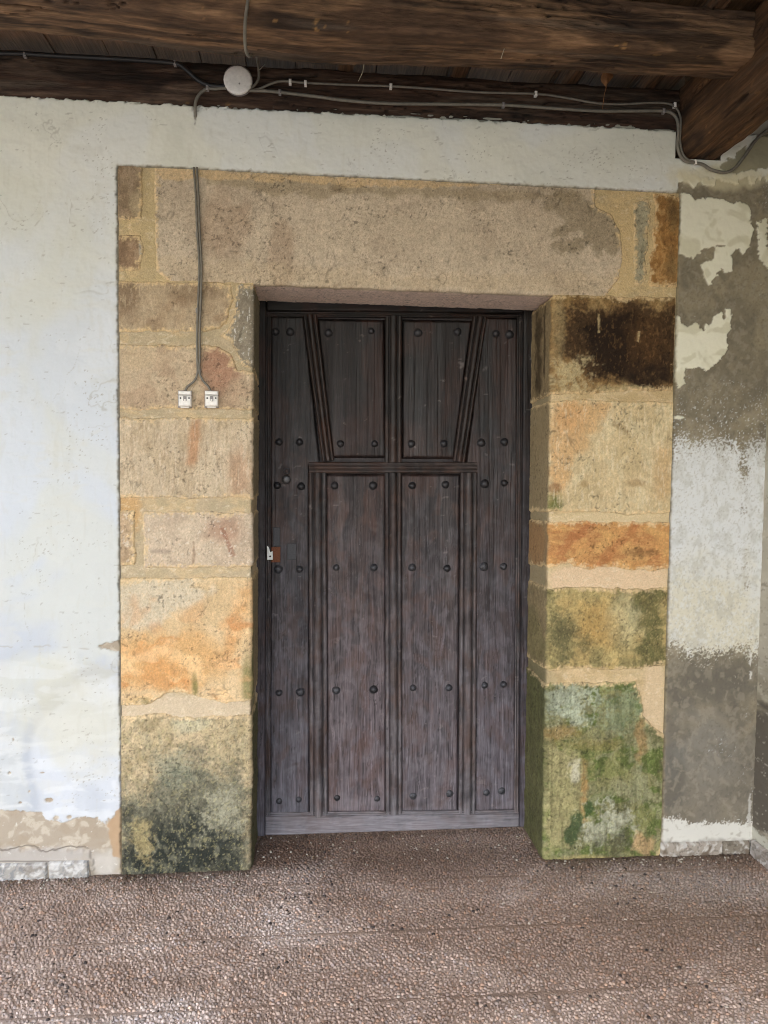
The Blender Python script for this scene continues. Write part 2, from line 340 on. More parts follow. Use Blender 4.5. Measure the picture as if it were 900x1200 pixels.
def patch(acc, corners, fields, step=STEP):
    """grid over a quad (tl, tr, br, bl) given as (x, z)"""
    tl, tr, br, bl = [np.array(a, float) for a in corners]
    n = max(2, int(np.linalg.norm(tr-tl)/step)); m = max(2, int(np.linalg.norm(bl-tl)/step))
    s, t = np.meshgrid(np.linspace(0, 1, n+1), np.linspace(0, 1, m+1))
    X = (tl[0]*(1-s)+tr[0]*s)*(1-t)+(bl[0]*(1-s)+br[0]*s)*t
    Z = (tl[1]*(1-s)+tr[1]*s)*(1-t)+(bl[1]*(1-s)+br[1]*s)*t
    c, h = fields(X, Z)
    co = np.stack([X, YB-h, Z], -1).reshape(-1, 3)
    q = gquads(m+1, n+1)[:, ::-1]
    acc.add(co, q, c.reshape(-1, 3))
wall = thing('plastered_wall', 'whitewashed porch wall round the stone doorway, plaster peeled to bare grey render at right', 'wall', (.35, 0, 0))
A = Acc(); XL = P(-15, 600)[0]; ZT = 2.952; bt = TR[2]-.0
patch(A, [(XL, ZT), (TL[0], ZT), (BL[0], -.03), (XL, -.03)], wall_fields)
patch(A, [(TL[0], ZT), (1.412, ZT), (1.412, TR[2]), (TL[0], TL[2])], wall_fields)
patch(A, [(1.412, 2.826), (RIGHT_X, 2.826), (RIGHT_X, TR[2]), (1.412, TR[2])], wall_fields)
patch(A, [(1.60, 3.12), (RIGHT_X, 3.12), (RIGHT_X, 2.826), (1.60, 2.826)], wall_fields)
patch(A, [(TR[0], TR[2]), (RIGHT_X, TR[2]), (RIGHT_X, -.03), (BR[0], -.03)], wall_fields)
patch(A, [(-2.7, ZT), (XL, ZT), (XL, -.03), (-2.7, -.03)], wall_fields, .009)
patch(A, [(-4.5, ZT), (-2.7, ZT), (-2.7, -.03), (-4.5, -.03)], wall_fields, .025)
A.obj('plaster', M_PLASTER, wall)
# wall core behind plate level and behind the surround
def core(name, x0, x1, y0, y1, z0, z1, mat, parent, colr=(120, 105, 85)):
    co, F = box_pf(x0, x1, y0, y1, z0, z1); o = obj(name, co, mat, parent, col=np.tile(lin(colr), (12, 1)), polys=F, smooth=False); return o
core('masonry_core', -4.5, -.80, .03, .6, -.2, 2.93, M_MORTAR, wall)
core('masonry_core', 1.46, 2.2, .03, .6, -.2, 3.3, M_MORTAR, wall)
core('masonry_core', -.80, 1.46, .06, .6, 2.47, 2.93, M_MORTAR, wall)

# ------------------------------------------------------------------ stone doorway
door_way = thing('stone_doorway', 'sandstone block door surround with stained, mossy jambs and a long single lintel', 'door surround', (.34, 0, 0))
DEP = .277; RAD = .009
OL = (P(296.5, 333), P(293, 1021)); OR = (P(648, 345), P(637, 1006)); OT = (P(296, 332), P(648, 345))
def xl(z): t = (z-OL[1][2])/(OL[0][2]-OL[1][2]); return OL[1][0]+(OL[0][0]-OL[1][0])*t
def xr(z): t = (z-OR[1][2])/(OR[0][2]-OR[1][2]); return OR[1][0]+(OR[0][0]-OR[1][0])*t
def zt(x): t = (x-OT[0][0])/(OT[1][0]-OT[0][0]); return OT[0][2]+(OT[1][2]-OT[0][2])*t
def wrap(X, Z, h, mode):
    """flat sheet whose part past the opening's edge folds back into the reveal"""
    if mode in ('L', 'R', 'T'):
        sg = 1 if mode == 'L' else -1
        if mode == 'T': e = (zt(X)+RAD)-Z
        else: e = (X-(xl(Z)-RAD)) if mode == 'L' else ((xr(Z)+RAD)-X)
        th = np.clip(e/RAD, 0, math.pi/2)
        o = np.where(e <= 0, e, (RAD+h)*np.sin(th)); dp = np.where(e <= 0, -h, RAD-(RAD+h)*np.cos(th)+np.maximum(e-RAD*math.pi/2, 0))
        if mode == 'T': return X, dp, zt(X)+RAD-o
        if mode == 'L': return xl(Z)-RAD+o, dp, Z
        return xr(Z)+RAD-o, dp, Z
    return X, -h, Z
def relief(u, v, seed, amp=1.0):
    return amp*(.0016*fbm(u/26, v/22, seed, 3)+.0009*fbm(u/5, v/4, seed+1, 3)+.0006*fbm(u/1.6, v/1.9, seed+2, 2))
CUT = .288   # sheets run this far past the edge (reveal depth + slack)
# mortar bed
def bed_color(u, v, mode):
    if mode == 'L':
        return paint(u, v, (188, 166, 132), [('n', (202, 174, 130), .8, (30, 12)), ('n', (176, 158, 124), .6, (14, 9, .2)), ('e', (182, 152, 96), .9, (150, 262, 60, 18)), ('e', (205, 182, 150), .9, (220, 830, 100, 14)), ('e', (150, 140, 100), .7, (215, 1015, 90, 12)),
            ('e', (210, 160, 92), .7, (150, 600, 16, 30)), ('n', (226, 208, 176), .5, (5, 3, .55)), ('e', (128, 118, 88), .8, (300, 600, 3, 500)), ('e', (96, 98, 56), .8, (325, 950, 32, 160), dict(soft=.5)), ('e', (206, 196, 170), .8, (367, 830, 9, 160), dict(soft=.3))], 80)
    if mode == 'R':
        return paint(u, v, (204, 178, 132), [('n', (190, 162, 114), .8, (30, 12)), ('n', (216, 186, 140), .6, (10, 7, .2)), ('e', (222, 190, 152), .9, (710, 678, 80, 16)), ('e', (210, 182, 142), .9, (765, 830, 14, 60)), ('e', (214, 190, 146), .8, (710, 608, 80, 8)), ('e', (160, 140, 92), .7, (770, 290, 30, 60)),
            ('n', (228, 205, 170), .5, (5, 3, .6)), ('p', (146, 130, 98), .85, [(520, 330), (640, 330), (632, 1010), (520, 1010)], dict(soft=6)), ('p', (94, 90, 54), .85, [(520, 790), (640, 780), (636, 1010), (520, 1010)], dict(soft=30)), ('e', (140, 140, 80), .6, (700, 1000, 80, 8)), ('e', (190, 150, 105), .9, (750, 970, 18, 24), dict(soft=.3))], 81)
    return paint(u, v, (196, 170, 122), [('n', (182, 160, 122), .7, (30, 12)), ('n', (214, 184, 132), .6, (10, 7, .2)), ('e', (208, 178, 126), .9, (730, 280, 24, 60)), ('e', (192, 168, 122), .9, (180, 270, 16, 60)), ('n', (228, 208, 172), .4, (5, 3, .6))], 82)
def sheet(x0, x1, z0, z1, mode, colf, hf, keep=None, step=STEP):
    n = int((x1-x0)/step)+1; m = int((z1-z0)/step)+1
    X, Z = np.meshgrid(np.linspace(x0, x1, n+1), np.linspace(z1, z0, m+1))
    u, v = UV(X, 0*X, Z); h = hf(X, Z, u, v); c = colf(u, v)
    x, y, z = wrap(X, Z, h, mode); co = np.stack([x, y, z], -1).reshape(-1, 3)
    k = None
    if keep is not None: k = keep(X, Z, u, v)
    q = gquads(m+1, n+1, k)[:, ::-1]
    return compact(co, q, c.reshape(-1, 3))
def bed_h(X, Z, u, v): return -.0004+np.clip(relief(u, v, 90, 1.2), -.003, .0012)
A = Acc(); ZS = float(zt(OT[0][0])); ZSR = float(zt(OT[1][0]))
A.add(*sheet(TL[0]+.001, OL[1][0]+CUT, -.02, ZS-.012, 'L', lambda u, v: bed_color(u, v, 'L'), bed_h))
A.add(*sheet(OR[1][0]-CUT, TR[0]-.001, -.02, ZSR-.012, 'R', lambda u, v: bed_color(u, v, 'R'), bed_h))
top = lambda X, Z, u, v: (Z < TL[2]+(TR[2]-TL[2])*(X-TL[0])/(TR[0]-TL[0])-.001)
A.add(*sheet(TL[0]+.001, OL[0][0]+.001, ZS-.014, TL[2]+.01, None, lambda u, v: bed_color(u, v, 'T'), bed_h, top))
A.add(*sheet(OR[0][0]-.001, TR[0]-.001, ZSR-.014, TL[2]+.01, None, lambda u, v: bed_color(u, v, 'T'), bed_h, top))
A.add(*sheet(OL[0][0]+.001, OR[0][0]-.001, ZS-.15-.14, TL[2]+.01, 'T', lambda u, v: bed_color(u, v, 'T'), bed_h, top))
for i, c in enumerate(A.c):
    lum = c.mean(-1, keepdims=True); A.c[i] = (lum+(c-lum)*.86)*np.array([1.0, 1.02, 1.0])*(1+.05*rng.standard_normal((len(c), 1)).clip(-2, 2))
A.obj('mortar', M_MORTAR, door_way)

def stone(poly, base, layers, mode=None, proud=.0062, seed=0, rough=1.0, tool=0, soft=.010, warp=.006, extra=None, wsc=14, smear=.8, dark=0.0):
    DD = [None]
    mp = [(P(a, b)[0], P(a, b)[2]) for a, b in poly]
    xs = [p[0] for p in mp]; zs = [p[1] for p in mp]
    x0, x1, z0, z1 = min(xs)-.012, max(xs)+.012, min(zs)-.012, max(zs)+.012
    if mode == 'L':
        x1 = max(xs)+CUT+.01; mp = [(a+CUT if a > xl(b)-.03 else a, b) for a, b in mp]
    if mode == 'R':
        x0 = min(xs)-CUT-.01; mp = [(a-CUT if a < xr(b)+.03 else a, b) for a, b in mp]
    if mode == 'T':
        z0 = min(zs)-CUT-.01; mp = [(a, b-CUT) if b < zt(a)+.03 else (a, b) for a, b in mp]
    def snap(a, b):
        tt = (a-TL[0])/(TR[0]-TL[0]); ztop = TL[2]+(TR[2]-TL[2])*tt; lx = BL[0]+(TL[0]-BL[0])*b/TL[2]; rx = BR[0]+(TR[0]-BR[0])*b/TR[2]
        if abs(a-lx) < .022: a -= .04
        elif abs(a-rx) < .022: a += .04
        if abs(b-ztop) < .017: b += .04
        if b < .05: b -= .06
        return a, b
    mp = [snap(a, b) for a, b in mp]
    def inq(X, Z):
        return (X > BL[0]+(TL[0]-BL[0])*Z/TL[2]+.003) & (X < BR[0]+(TR[0]-BR[0])*Z/TR[2]-.003) & (Z < TL[2]+(TR[2]-TL[2])*(X-TL[0])/(TR[0]-TL[0])-.003)
    def dist(X, Z, u, v): return sd_poly(X, Z, mp)+warp*fbm(u/wsc, v/wsc, seed+3, 3)+.0015*fbm(u/3, v/3, seed+4, 2)
    def hf(X, Z, u, v):
        d = dist(X, Z, u, v); DD[0] = d; e = sst(0, soft, -d+.002)
        h = -.007+(proud+.007)*e+np.maximum(relief(u, v, seed+10, rough), -.0012)
        if tool:
            h = h+tool*(-.0016)*sst(.35, .8, fbm(u/2.6+v/7, v/7-u/12, seed+20, 3))
        ed = None
        if mode: # worn arris
            q = (xl(Z)-X) if mode == 'L' else (X-xr(Z)) if mode == 'R' else (Z-zt(X))
            h = h-.004*np.exp(-(q/.02)**2)*sst(-.1, .7, fbm(u/20, v/12, seed+30, 3))
        if extra: h = h+extra(u, v)
        return h
    def colf(u, v):
        c = paint(u, v, base, layers, seed)
        # mortar smeared over the arrises, then the grain of the stone
        X = 0
        d = DD[0]; bc = bed_color(u, v, mode or ('R' if seed < 235 and seed > 215 else 'T'))
        sm = (1-sst(-.006, .012, -d-.010+.012*fbm(u/7, v/5, seed+50, 3)+.010*fbm(u/1.7, v/2.2, seed+51, 3)))*smear
        bc = mix(bc, (226, 196, 142), .45*sst(.2, .6, sm)*sst(1.0, .8, sm)+.25+0*sm); c = c+(bc-c)*sm[..., None]
        c = c*(1-.6*np.exp(-((d+.001+.001*fbm(u/4, v/4, seed+53, 2))/.0019)**2)*sst(-.35, .2, fbm(u/16, v/16, seed+52, 3)))[..., None]
        lum = c.mean(-1, keepdims=True); c = (lum+(c-lum)*.86)*np.array([1.09, 1.085, 1.07])*(1-.20*dark)*(1+dark*.38*fbm(u/9, v/11, seed+60, 4)[..., None])*(1-dark*.45*sst(.25, .7, fbm(u/3, v/4.5, seed+61, 4))[..., None])
        g = fbm(u/1.3, v/1.6, seed+40, 2); c = c*(1+.15*g[..., None])
        pit = sst(.62, .8, fbm(u/2.6, v/2.6, seed+44, 2))*sst(-.2, .4, fbm(u/24, v/24, seed+45, 2)); c = c*(1-.5*pit)[..., None]
        ck = sst(.045, .0, np.abs(fbm(u/26, v/34, seed+46, 4)-.12))*sst(.0, .5, fbm(u/40, v/40, seed+47, 2)); c = c*(1-.4*ck)[..., None]
        g = fbm(u/6, v/7, seed+41, 3); return c*(1+.08*g[..., None])
    co, q, c = sheet(x0, x1, z0, z1, mode, colf, hf, lambda X, Z, u, v: (dist(X, Z, u, v) < .003) & inq(X, Z))
    return obj('stone', co, M_STONE, door_way, c, q)
D = dict
LREV = ('p', (120, 112, 84), .75, [(298, 330), (420, 330), (420, 1030), (296, 1030)], D(soft=3, warp=2))
# left jamb, top to bottom
stone([(140, 198), (168, 199), (167, 258), (141, 260)], (156, 134, 106), [('n', (130, 108, 80), .7, (14, 16)), ('n', (165, 140, 108), .5, (6, 7, .3)), ('e', (178, 158, 122), .6, (164, 240, 10, 20))], seed=110, tool=.6)
stone([(141, 276), (166, 275), (168, 285), (166, 318), (142, 319)], (150, 122, 92), [('n', (125, 100, 74), .7, (10, 12)), ('n', (176, 150, 118), .5, (6, 7, .3)), ('e', (190, 182, 160), .8, (166, 290, 2.5, 14))], seed=120, tool=.5)
# lintel
stone([(180, 200), (232, 203), (480, 214), (697, 224), (699, 242), (716, 250), (727, 268), (730, 300), (727, 326), (648, 343), (470, 338), (296, 332), (182, 318)], (190, 172, 146), [
    ('n', (178, 159, 134), .7, (60, 40)), ('n', (200, 182, 156), .6, (26, 22, .15)), ('e', (164, 136, 108), .5, (262, 265, 28, 40)), ('e', (154, 124, 96), .45, (330, 295, 14, 40)),
    ('p', (148, 132, 104), .8, [(625, 238), (655, 222), (696, 232), (706, 245), (724, 262), (726, 292), (700, 300), (690, 288), (660, 296), (652, 288), (680, 274), (646, 276), (668, 262), (650, 250)], D(soft=3, warp=7, sc=14, grit=2)),
    ('p', (156, 138, 106), .7, [(240, 206), (697, 228), (697, 236), (560, 236), (330, 228), (245, 218)], D(soft=4, warp=6, sc=22)),
    ('p', (204, 174, 126), .85, [(180, 198), (480, 212), (560, 218), (480, 221), (300, 212), (190, 208)], D(soft=1.5, warp=4, sc=16)),
    ('p', (190, 168, 134), .5, [(182, 300), (480, 322), (728, 322), (728, 345), (290, 336), (182, 322)], D(soft=6, warp=7)),
    ('n', (196, 178, 152), 0.45, (1.9, 1.3, .6, .22)), ('n', (118, 98, 76), 0.38, (2.4, 1.3, .62, .22)), ('e', (122, 102, 72), .5, (395, 222, 10, 5)),
    ('p', (226, 204, 190), .9, [(280, 338), (660, 350), (660, 480), (280, 480)], D(soft=3, warp=2))], 'T', seed=130, tool=1.0, warp=.004)
# left jamb blocks
stone([(141, 329), (272, 331), (274, 352), (268, 372), (258, 386), (240, 391), (142, 389)], (178, 156, 124), [('n', (158, 132, 100), .8, (30, 24)), ('n', (176, 152, 118), .5, (10, 9, .2)), ('e', (122, 98, 72), .7, (150, 350, 14, 24), D(soft=.5)), ('e', (120, 96, 68), .5, (225, 345, 30, 10), D(soft=.5)), ('n', (196, 174, 140), .5, (2, 10, .55, .15))], seed=140, tool=.8)
stone([(142, 404), (200, 403), (255, 404), (270, 413), (280, 432), (294, 446), (294, 480), (143, 481)], (190, 168, 136), [('n', (172, 144, 114), .7, (30, 24)), ('n', (188, 162, 130), .5, (10, 9, .2)), ('e', (162, 112, 84), .7, (258, 430, 22, 30), D(soft=.5)), ('e', (196, 172, 134), .5, (165, 420, 24, 16)), ('n', (204, 184, 152), 0.30, (1.8, 1.3, .62, .22)), LREV], 'L', seed=150, tool=.5)
stone([(143, 489), (294, 487), (294, 584), (143, 584)], (198, 178, 146), [('n', (184, 162, 128), .7, (34, 50)), ('n', (196, 176, 146), .6, (14, 22, .1)), ('e', (180, 128, 84), .75, (228, 515, 7, 32), D(soft=.5, rot=4)), ('e', (176, 128, 92), .5, (280, 560, 12, 40), D(soft=.6)), ('n', (150, 122, 90), .35, (1.6, 14, .35, .2)), ('n', (214, 198, 170), .4, (1.8, 12, .5, .2)), ('e', (205, 196, 178), .6, (200, 584, 16, 3)), LREV], 'L', seed=160, tool=.3)
stone([(143, 597), (158, 598), (159, 664), (144, 666)], (186, 158, 122), [('n', (168, 140, 104), .6, (12, 14)), ('n', (214, 200, 176), .7, (3, 4, .45, .1))], seed=170)
stone([(167, 599), (230, 598), (294, 600), (294, 664), (190, 667), (168, 666)], (196, 176, 148), [('n', (182, 160, 134), .7, (26, 26)), ('n', (196, 174, 146), .6, (14, 12, .1)), ('e', (160, 118, 92), .6, (262, 622, 20, 16), D(soft=.6)), ('p', (150, 104, 80), .7, [(258, 618), (262, 618), (276, 650), (272, 652)], D(soft=1, warp=2)), ('p', (140, 110, 84), .6, [(226, 634), (229, 634), (228, 662), (225, 662)], D(soft=.6, warp=1)), ('n', (216, 206, 186), .6, (2.4, 2.4, .68, .1)), ('e', (170, 150, 128), .8, (190, 646, 14, 3), D(soft=.3)), LREV], 'L', seed=180, tool=.3)
def swirl(u, v):
    d = np.sqrt(((u-190)/1.15)**2+(v-845)**2)+9*fbm(u/40, v/30, 7, 3)
    return d
stone([(143, 677), (220, 676), (294, 674), (294, 820), (262, 824), (225, 815), (195, 813), (175, 826), (143, 828)], (204, 174, 126), [('n', (212, 184, 138), .6, (30, 26)),
    ('p', (198, 184, 156), .85, [(143, 690), (170, 678), (215, 680), (245, 692), (222, 712), (200, 716), (180, 736), (143, 732)], D(soft=6, warp=9, sc=18)),
    ('p', (206, 154, 84), .72, [(143, 748), (180, 740), (225, 742), (262, 760), (285, 700), (292, 695), (280, 752), (262, 790), (236, 812), (190, 806), (150, 800), (143, 790)], D(soft=14, warp=13, sc=24)),
    ('p', (230, 190, 130), .75, [(143, 770), (180, 758), (212, 760), (236, 775), (244, 800), (230, 800), (222, 785), (200, 770), (170, 772), (143, 785)], D(soft=4, warp=5, sc=14)),
    ('e', (200, 138, 66), .6, (188, 792, 26, 17), D(soft=.5)), ('e', (208, 148, 84), .5, (276, 735, 9, 46), D(soft=.6, rot=14)),
    ('e', (112, 106, 50), .8, (172, 822, 20, 6), D(soft=.6, sc=6)), ('e', (110, 108, 50), .8, (229, 808, 4, 15), D(soft=.5)), ('e', (104, 110, 52), .7, (290, 795, 6, 32), D(soft=.6)),
    ('r', (200, 136, 66), .75, (186, 856, 7.5, .5), dict(clip=[(143, 738), (240, 735), (276, 690), (300, 680), (300, 825), (143, 830)])), ('r', (232, 192, 134), .6, (186, 856, 5.5, 2.0), dict(clip=[(143, 738), (240, 735), (276, 690), (300, 680), (300, 825), (143, 830)])), ('r', (196, 142, 88), .45, (200, 900, 14, 1.0), dict(clip=[(150, 678), (300, 676), (300, 740), (150, 745)])), ('n', (232, 196, 140), 0.30, (1.8, 1.5, .6, .22)), ('n', (130, 98, 60), 0.22, (1.8, 1.5, .6, .22)), LREV, ('e', (110, 112, 60), .7, (302, 790, 9, 60))], 'L', seed=190, rough=1.3)
stone([(143, 838), (180, 836), (230, 840), (294, 834), (293, 1030), (143, 1032)], (186, 166, 124), [('n', (204, 180, 138), .8, (22, 20)), ('n', (146, 128, 88), .55, (9, 10, .2)), ('e', (186, 182, 148), .6, (225, 848, 20, 9)),
    ('p', (92, 94, 78), .85, [(143, 915), (160, 930), (178, 905), (196, 890), (232, 884), (262, 894), (280, 912), (296, 925), (296, 1035), (143, 1035)], D(soft=16, warp=16, sc=22, grit=7)),
    ('p', (34, 40, 36), .93, [(143, 950), (165, 958), (185, 955), (225, 935), (256, 955), (296, 975), (296, 1035), (143, 1035)], D(soft=26, warp=18, sc=24, grit=8)), ('n', (150, 146, 118), .35, (5, 9, .35, .35)),
    ('e', (164, 160, 132), .75, (262, 948, 20, 24), D(soft=.7, warp=.7, sc=12, grit=.5)), ('e', (134, 138, 114), .6, (205, 898, 24, 16), D(soft=.7, warp=.6, sc=12, grit=.5)), ('e', (168, 150, 98), .7, (166, 985, 10, 20), D(soft=.6, warp=.9, sc=9, grit=.5)),
    ('n', (176, 166, 112), 0.41, (2.1, 2.4, .5, .22)), ('n', (50, 54, 42), 0.45, (1.8, 2.0, .42, .22)), ('n', (205, 200, 168), .4, (1.4, 1.6, .95, .15)), ('p', (86, 86, 54), .9, [(298, 838), (420, 838), (420, 1030), (296, 1030)], D(soft=3, warp=2))], 'L', seed=200, dark=0.2, rough=2.0)
# grey cement patch by the opening, left
stone([(276, 331), (296, 333), (295, 440), (290, 444), (283, 430), (270, 402), (256, 394), (268, 384), (274, 366)], (139, 128, 108), [('n', (124, 114, 98), .6, (14, 20)), ('n', (156, 146, 124), .4, (5, 8, .3)), ('n', (206, 204, 196), .8, (1.1, 7, .66, .07)), ('n', (200, 196, 182), .7, (2, 2, .8, .06)), LREV], 'L', seed=210, proud=.005, rough=.4, warp=.002)
# right corner block, split in two
stone([(741, 236), (760, 232), (764, 245), (763, 262), (760, 270), (762, 290), (757, 302), (759, 318), (756, 335), (742, 336)], (160, 152, 124), [('n', (140, 134, 108), .8, (10, 12)), ('n', (178, 170, 138), .5, (4, 4, .3)), ('n', (110, 100, 78), 0.38, (1.5, 1.5, .6, .22))], seed=220, proud=.003, warp=.0025, wsc=8)
stone([(763, 231), (792, 233), (789, 338), (758, 336), (761, 318), (759, 302), (765, 290), (763, 270), (766, 262), (767, 245)], (172, 124, 58), [('n', (140, 98, 44), .8, (8, 20)), ('n', (194, 150, 84), .6, (5, 9, .25)), ('e', (88, 72, 42), .7, (788, 250, 8, 22), D(soft=.6)), ('e', (110, 92, 56), .6, (786, 310, 8, 20), D(soft=.6))], seed=230, proud=.006, rough=1.4, warp=.0025, wsc=8)
RREV = ('p', (138, 120, 86), .9, [(520, 330), (646, 345), (637, 1010), (520, 1010)], D(soft=2.5, warp=2))
RST = ('n', (108, 90, 60), .0, (5, 60, .2))
stone([(648, 349), (680, 345), (786, 348), (784, 460), (735, 458), (700, 462), (648, 466)], (152, 120, 68), [('n', (176, 146, 92), .7, (20, 16)), ('n', (120, 88, 44), .6, (10, 12, .1)),
    ('p', (62, 42, 22), .93, [(662, 358), (690, 352), (708, 362), (720, 354), (752, 352), (772, 360), (798, 358), (798, 456), (742, 458), (722, 456), (700, 446), (676, 432), (660, 410)], D(soft=9, warp=12, sc=14, grit=5)),
    ('p', (30, 18, 9), .85, [(680, 380), (712, 368), (752, 374), (780, 392), (784, 442), (738, 455), (704, 438), (686, 412)], D(soft=14, warp=14, sc=16, grit=5)),
    ('e', (96, 66, 30), .6, (758, 400, 22, 26), D(soft=.8, sc=9)), ('e', (196, 178, 130), .8, (668, 440, 22, 15), D(soft=.6, warp=.9, sc=7, grit=.4)), ('e', (186, 168, 118), .7, (730, 458, 30, 5), D(soft=.6, warp=.8, sc=6)), ('e', (150, 132, 92), .6, (655, 385, 6, 40), D(soft=.6)),
    ('p', (196, 172, 120), .7, [(700, 368), (702, 368), (702, 390), (700, 390)], D(soft=.5, warp=1)), ('p', (196, 172, 120), .7, [(747, 389), (749, 389), (748, 402), (746, 400)], D(soft=.5, warp=1)), ('n', (150, 112, 60), 0.30, (1.8, 4.2, .55, .22)), ('n', (22, 14, 8), 0.38, (1.8, 2.4, .5, .22)),
    RREV, ('e', (60, 46, 26), .85, (600, 400, 14, 60), D(soft=.5, warp=.6, sc=16)), ('e', (70, 54, 32), .8, (625, 395, 4, 60), D(soft=.5, warp=.6, sc=12))], 'R', seed=240, dark=0.3, rough=1.5)
stone([(646, 470), (700, 468), (784, 470), (782, 602), (735, 604), (690, 600), (645, 604)], (204, 182, 136), [('n', (190, 168, 122), .7, (26, 40)), ('n', (212, 196, 154), .6, (10, 16, .2)),
    ('p', (206, 162, 104), .8, [(646, 470), (712, 470), (698, 500), (690, 530), (672, 535), (660, 575), (646, 590)], D(soft=6, warp=8, sc=18)), ('e', (202, 152, 92), .6, (664, 490, 20, 18), D(soft=.7)), ('e', (198, 160, 106), .6, (775, 560, 10, 36), D(soft=.6)),
    ('e', (152, 110, 66), .8, (650, 572, 6, 5)), ('e', (160, 130, 80), .6, (684, 567, 5, 4)), ('e', (160, 128, 82), .6, (746, 566, 12, 4), D(soft=.5)), ('p', (150, 124, 82), .6, [(712, 488), (722, 492), (738, 506), (736, 512), (718, 498)], D(soft=1.5, warp=3, sc=5)),
    ('e', (96, 104, 42), .9, (650, 590, 8, 12), D(soft=.6, sc=6)), ('n', (176, 150, 108), .35, (1.5, 12, .4, .2)), ('n', (226, 212, 176), .4, (1.8, 10, .5, .2)), RREV], 'R', seed=250, rough=.8)
stone([(644, 612), (700, 610), (780, 611), (779, 668), (740, 670), (716, 665), (690, 669), (668, 663), (643, 672)], (194, 140, 74), [('n', (206, 158, 88), .7, (30, 12)), ('n', (172, 114, 58), .7, (16, 7, .1)), 
    ('p', (166, 96, 48), .6, [(650, 650), (664, 628), (690, 612), (700, 612), (672, 636), (660, 656)], D(soft=3, warp=5)), ('p', (166, 100, 48), .6, [(700, 662), (712, 640), (740, 618), (748, 618), (722, 644), (708, 664)], D(soft=3, warp=5)), ('e', (120, 84, 46), .7, (750, 648, 14, 5), D(soft=.5, warp=.8, sc=5)), ('n', (224, 174, 106), 0.30, (4.8, 1.4, .5, .22)), RREV, ('e', (160, 112, 60), .5, (600, 640, 40, 30))], 'R', seed=260, rough=1.0)
stone([(641, 690), (690, 686), (730, 690), (778, 688), (775, 780), (735, 786), (690, 784), (640, 790)], (178, 158, 98), [('n', (192, 164, 98), .8, (16, 14)), ('n', (132, 124, 76), .7, (12, 14, .1)), ('e', (190, 150, 76), .7, (700, 730, 26, 22), D(soft=.7)), ('e', (196, 190, 146), .5, (735, 722, 18, 22), D(soft=.7, warp=.6)),
    ('p', (92, 92, 50), .75, [(742, 692), (776, 690), (774, 782), (745, 780), (752, 740)], D(soft=6, warp=10, sc=12, grit=3)), ('e', (88, 86, 56), .7, (660, 745, 18, 26), D(soft=.7, warp=.8, sc=10, grit=.4)), ('n', (80, 76, 48), 0.45, (1.8, 2.2, .48, .22)), ('n', (206, 184, 120), 0.38, (1.4, 1.8, .58, .22)), RREV, ('e', (120, 112, 66), .6, (600, 760, 40, 40))], 'R', seed=270, dark=0.45, rough=1.7)
stone([(640, 800), (745, 798), (752, 815), (756, 838), (766, 850), (772, 862), (772, 985), (758, 1008), (637, 1010)], (126, 124, 82), [('n', (98, 114, 48), .9, (20, 16, .1, .2)), ('n', (160, 158, 116), .6, (10, 9, .3, .2)), ('n', (150, 146, 88), .6, (12, 12, .2)),
    ('e', (176, 184, 158), .85, (668, 822, 32, 26), D(soft=.5, warp=.5, sc=14, grit=.5)), ('e', (136, 148, 112), .7, (730, 832, 22, 26), D(soft=.6, warp=.6, sc=12, grit=.5)), ('e', (166, 134, 74), .75, (655, 858, 26, 9), D(soft=.5)), ('e', (150, 136, 76), .6, (690, 872, 44, 6), D(soft=.6)),
    ('p', (168, 158, 106), .85, [(640, 880), (660, 878), (682, 900), (690, 935), (672, 960), (664, 990), (640, 1000)], D(soft=5, warp=8, sc=16, grit=3)), ('e', (214, 208, 178), .85, (672, 905, 7, 17), D(soft=.5, warp=.7, sc=9)), ('e', (178, 132, 66), .7, (684, 925, 4, 26), D(soft=.6, warp=.8, sc=9)),
    ('p', (64, 84, 46), .9, [(664, 965), (668, 954), (680, 950), (682, 958), (676, 980), (668, 990), (661, 985)], D(soft=2, warp=4, sc=8)), ('p', (52, 84, 38), .85, [(682, 942), (690, 938), (694, 948), (686, 956)], D(soft=2, warp=3, sc=8)),
    ('e', (190, 190, 164), .8, (712, 968, 22, 18), D(soft=.6, warp=.9, sc=9, grit=.6)), ('e', (86, 84, 58), .75, (722, 985, 20, 13), D(soft=.6, warp=.9, sc=8, grit=.5)), ('e', (150, 150, 112), .7, (748, 925, 10, 20), D(soft=.6, warp=.9, sc=8, grit=.5)), ('e', (160, 128, 78), .8, (750, 862, 6, 20), D(soft=.5, warp=.7, sc=8)),
    ('e', (196, 160, 110), .85, (755, 990, 12, 12), D(soft=.4, warp=.7, sc=9)), ('e', (190, 172, 108), .7, (690, 1006, 46, 4), D(soft=.5)), ('n', (70, 78, 36), 0.45, (1.8, 2.0, .45, .22)), ('n', (182, 180, 124), 0.34, (1.3, 1.6, .6, .22)),
    ('p', (90, 88, 50), .92, [(520, 790), (641, 790), (636, 1010), (520, 1010)], D(soft=3, warp=2)), ('n', (60, 62, 26), .3, (5, 60, .2))], 'R', seed=280, dark=0.5, rough=2.0)

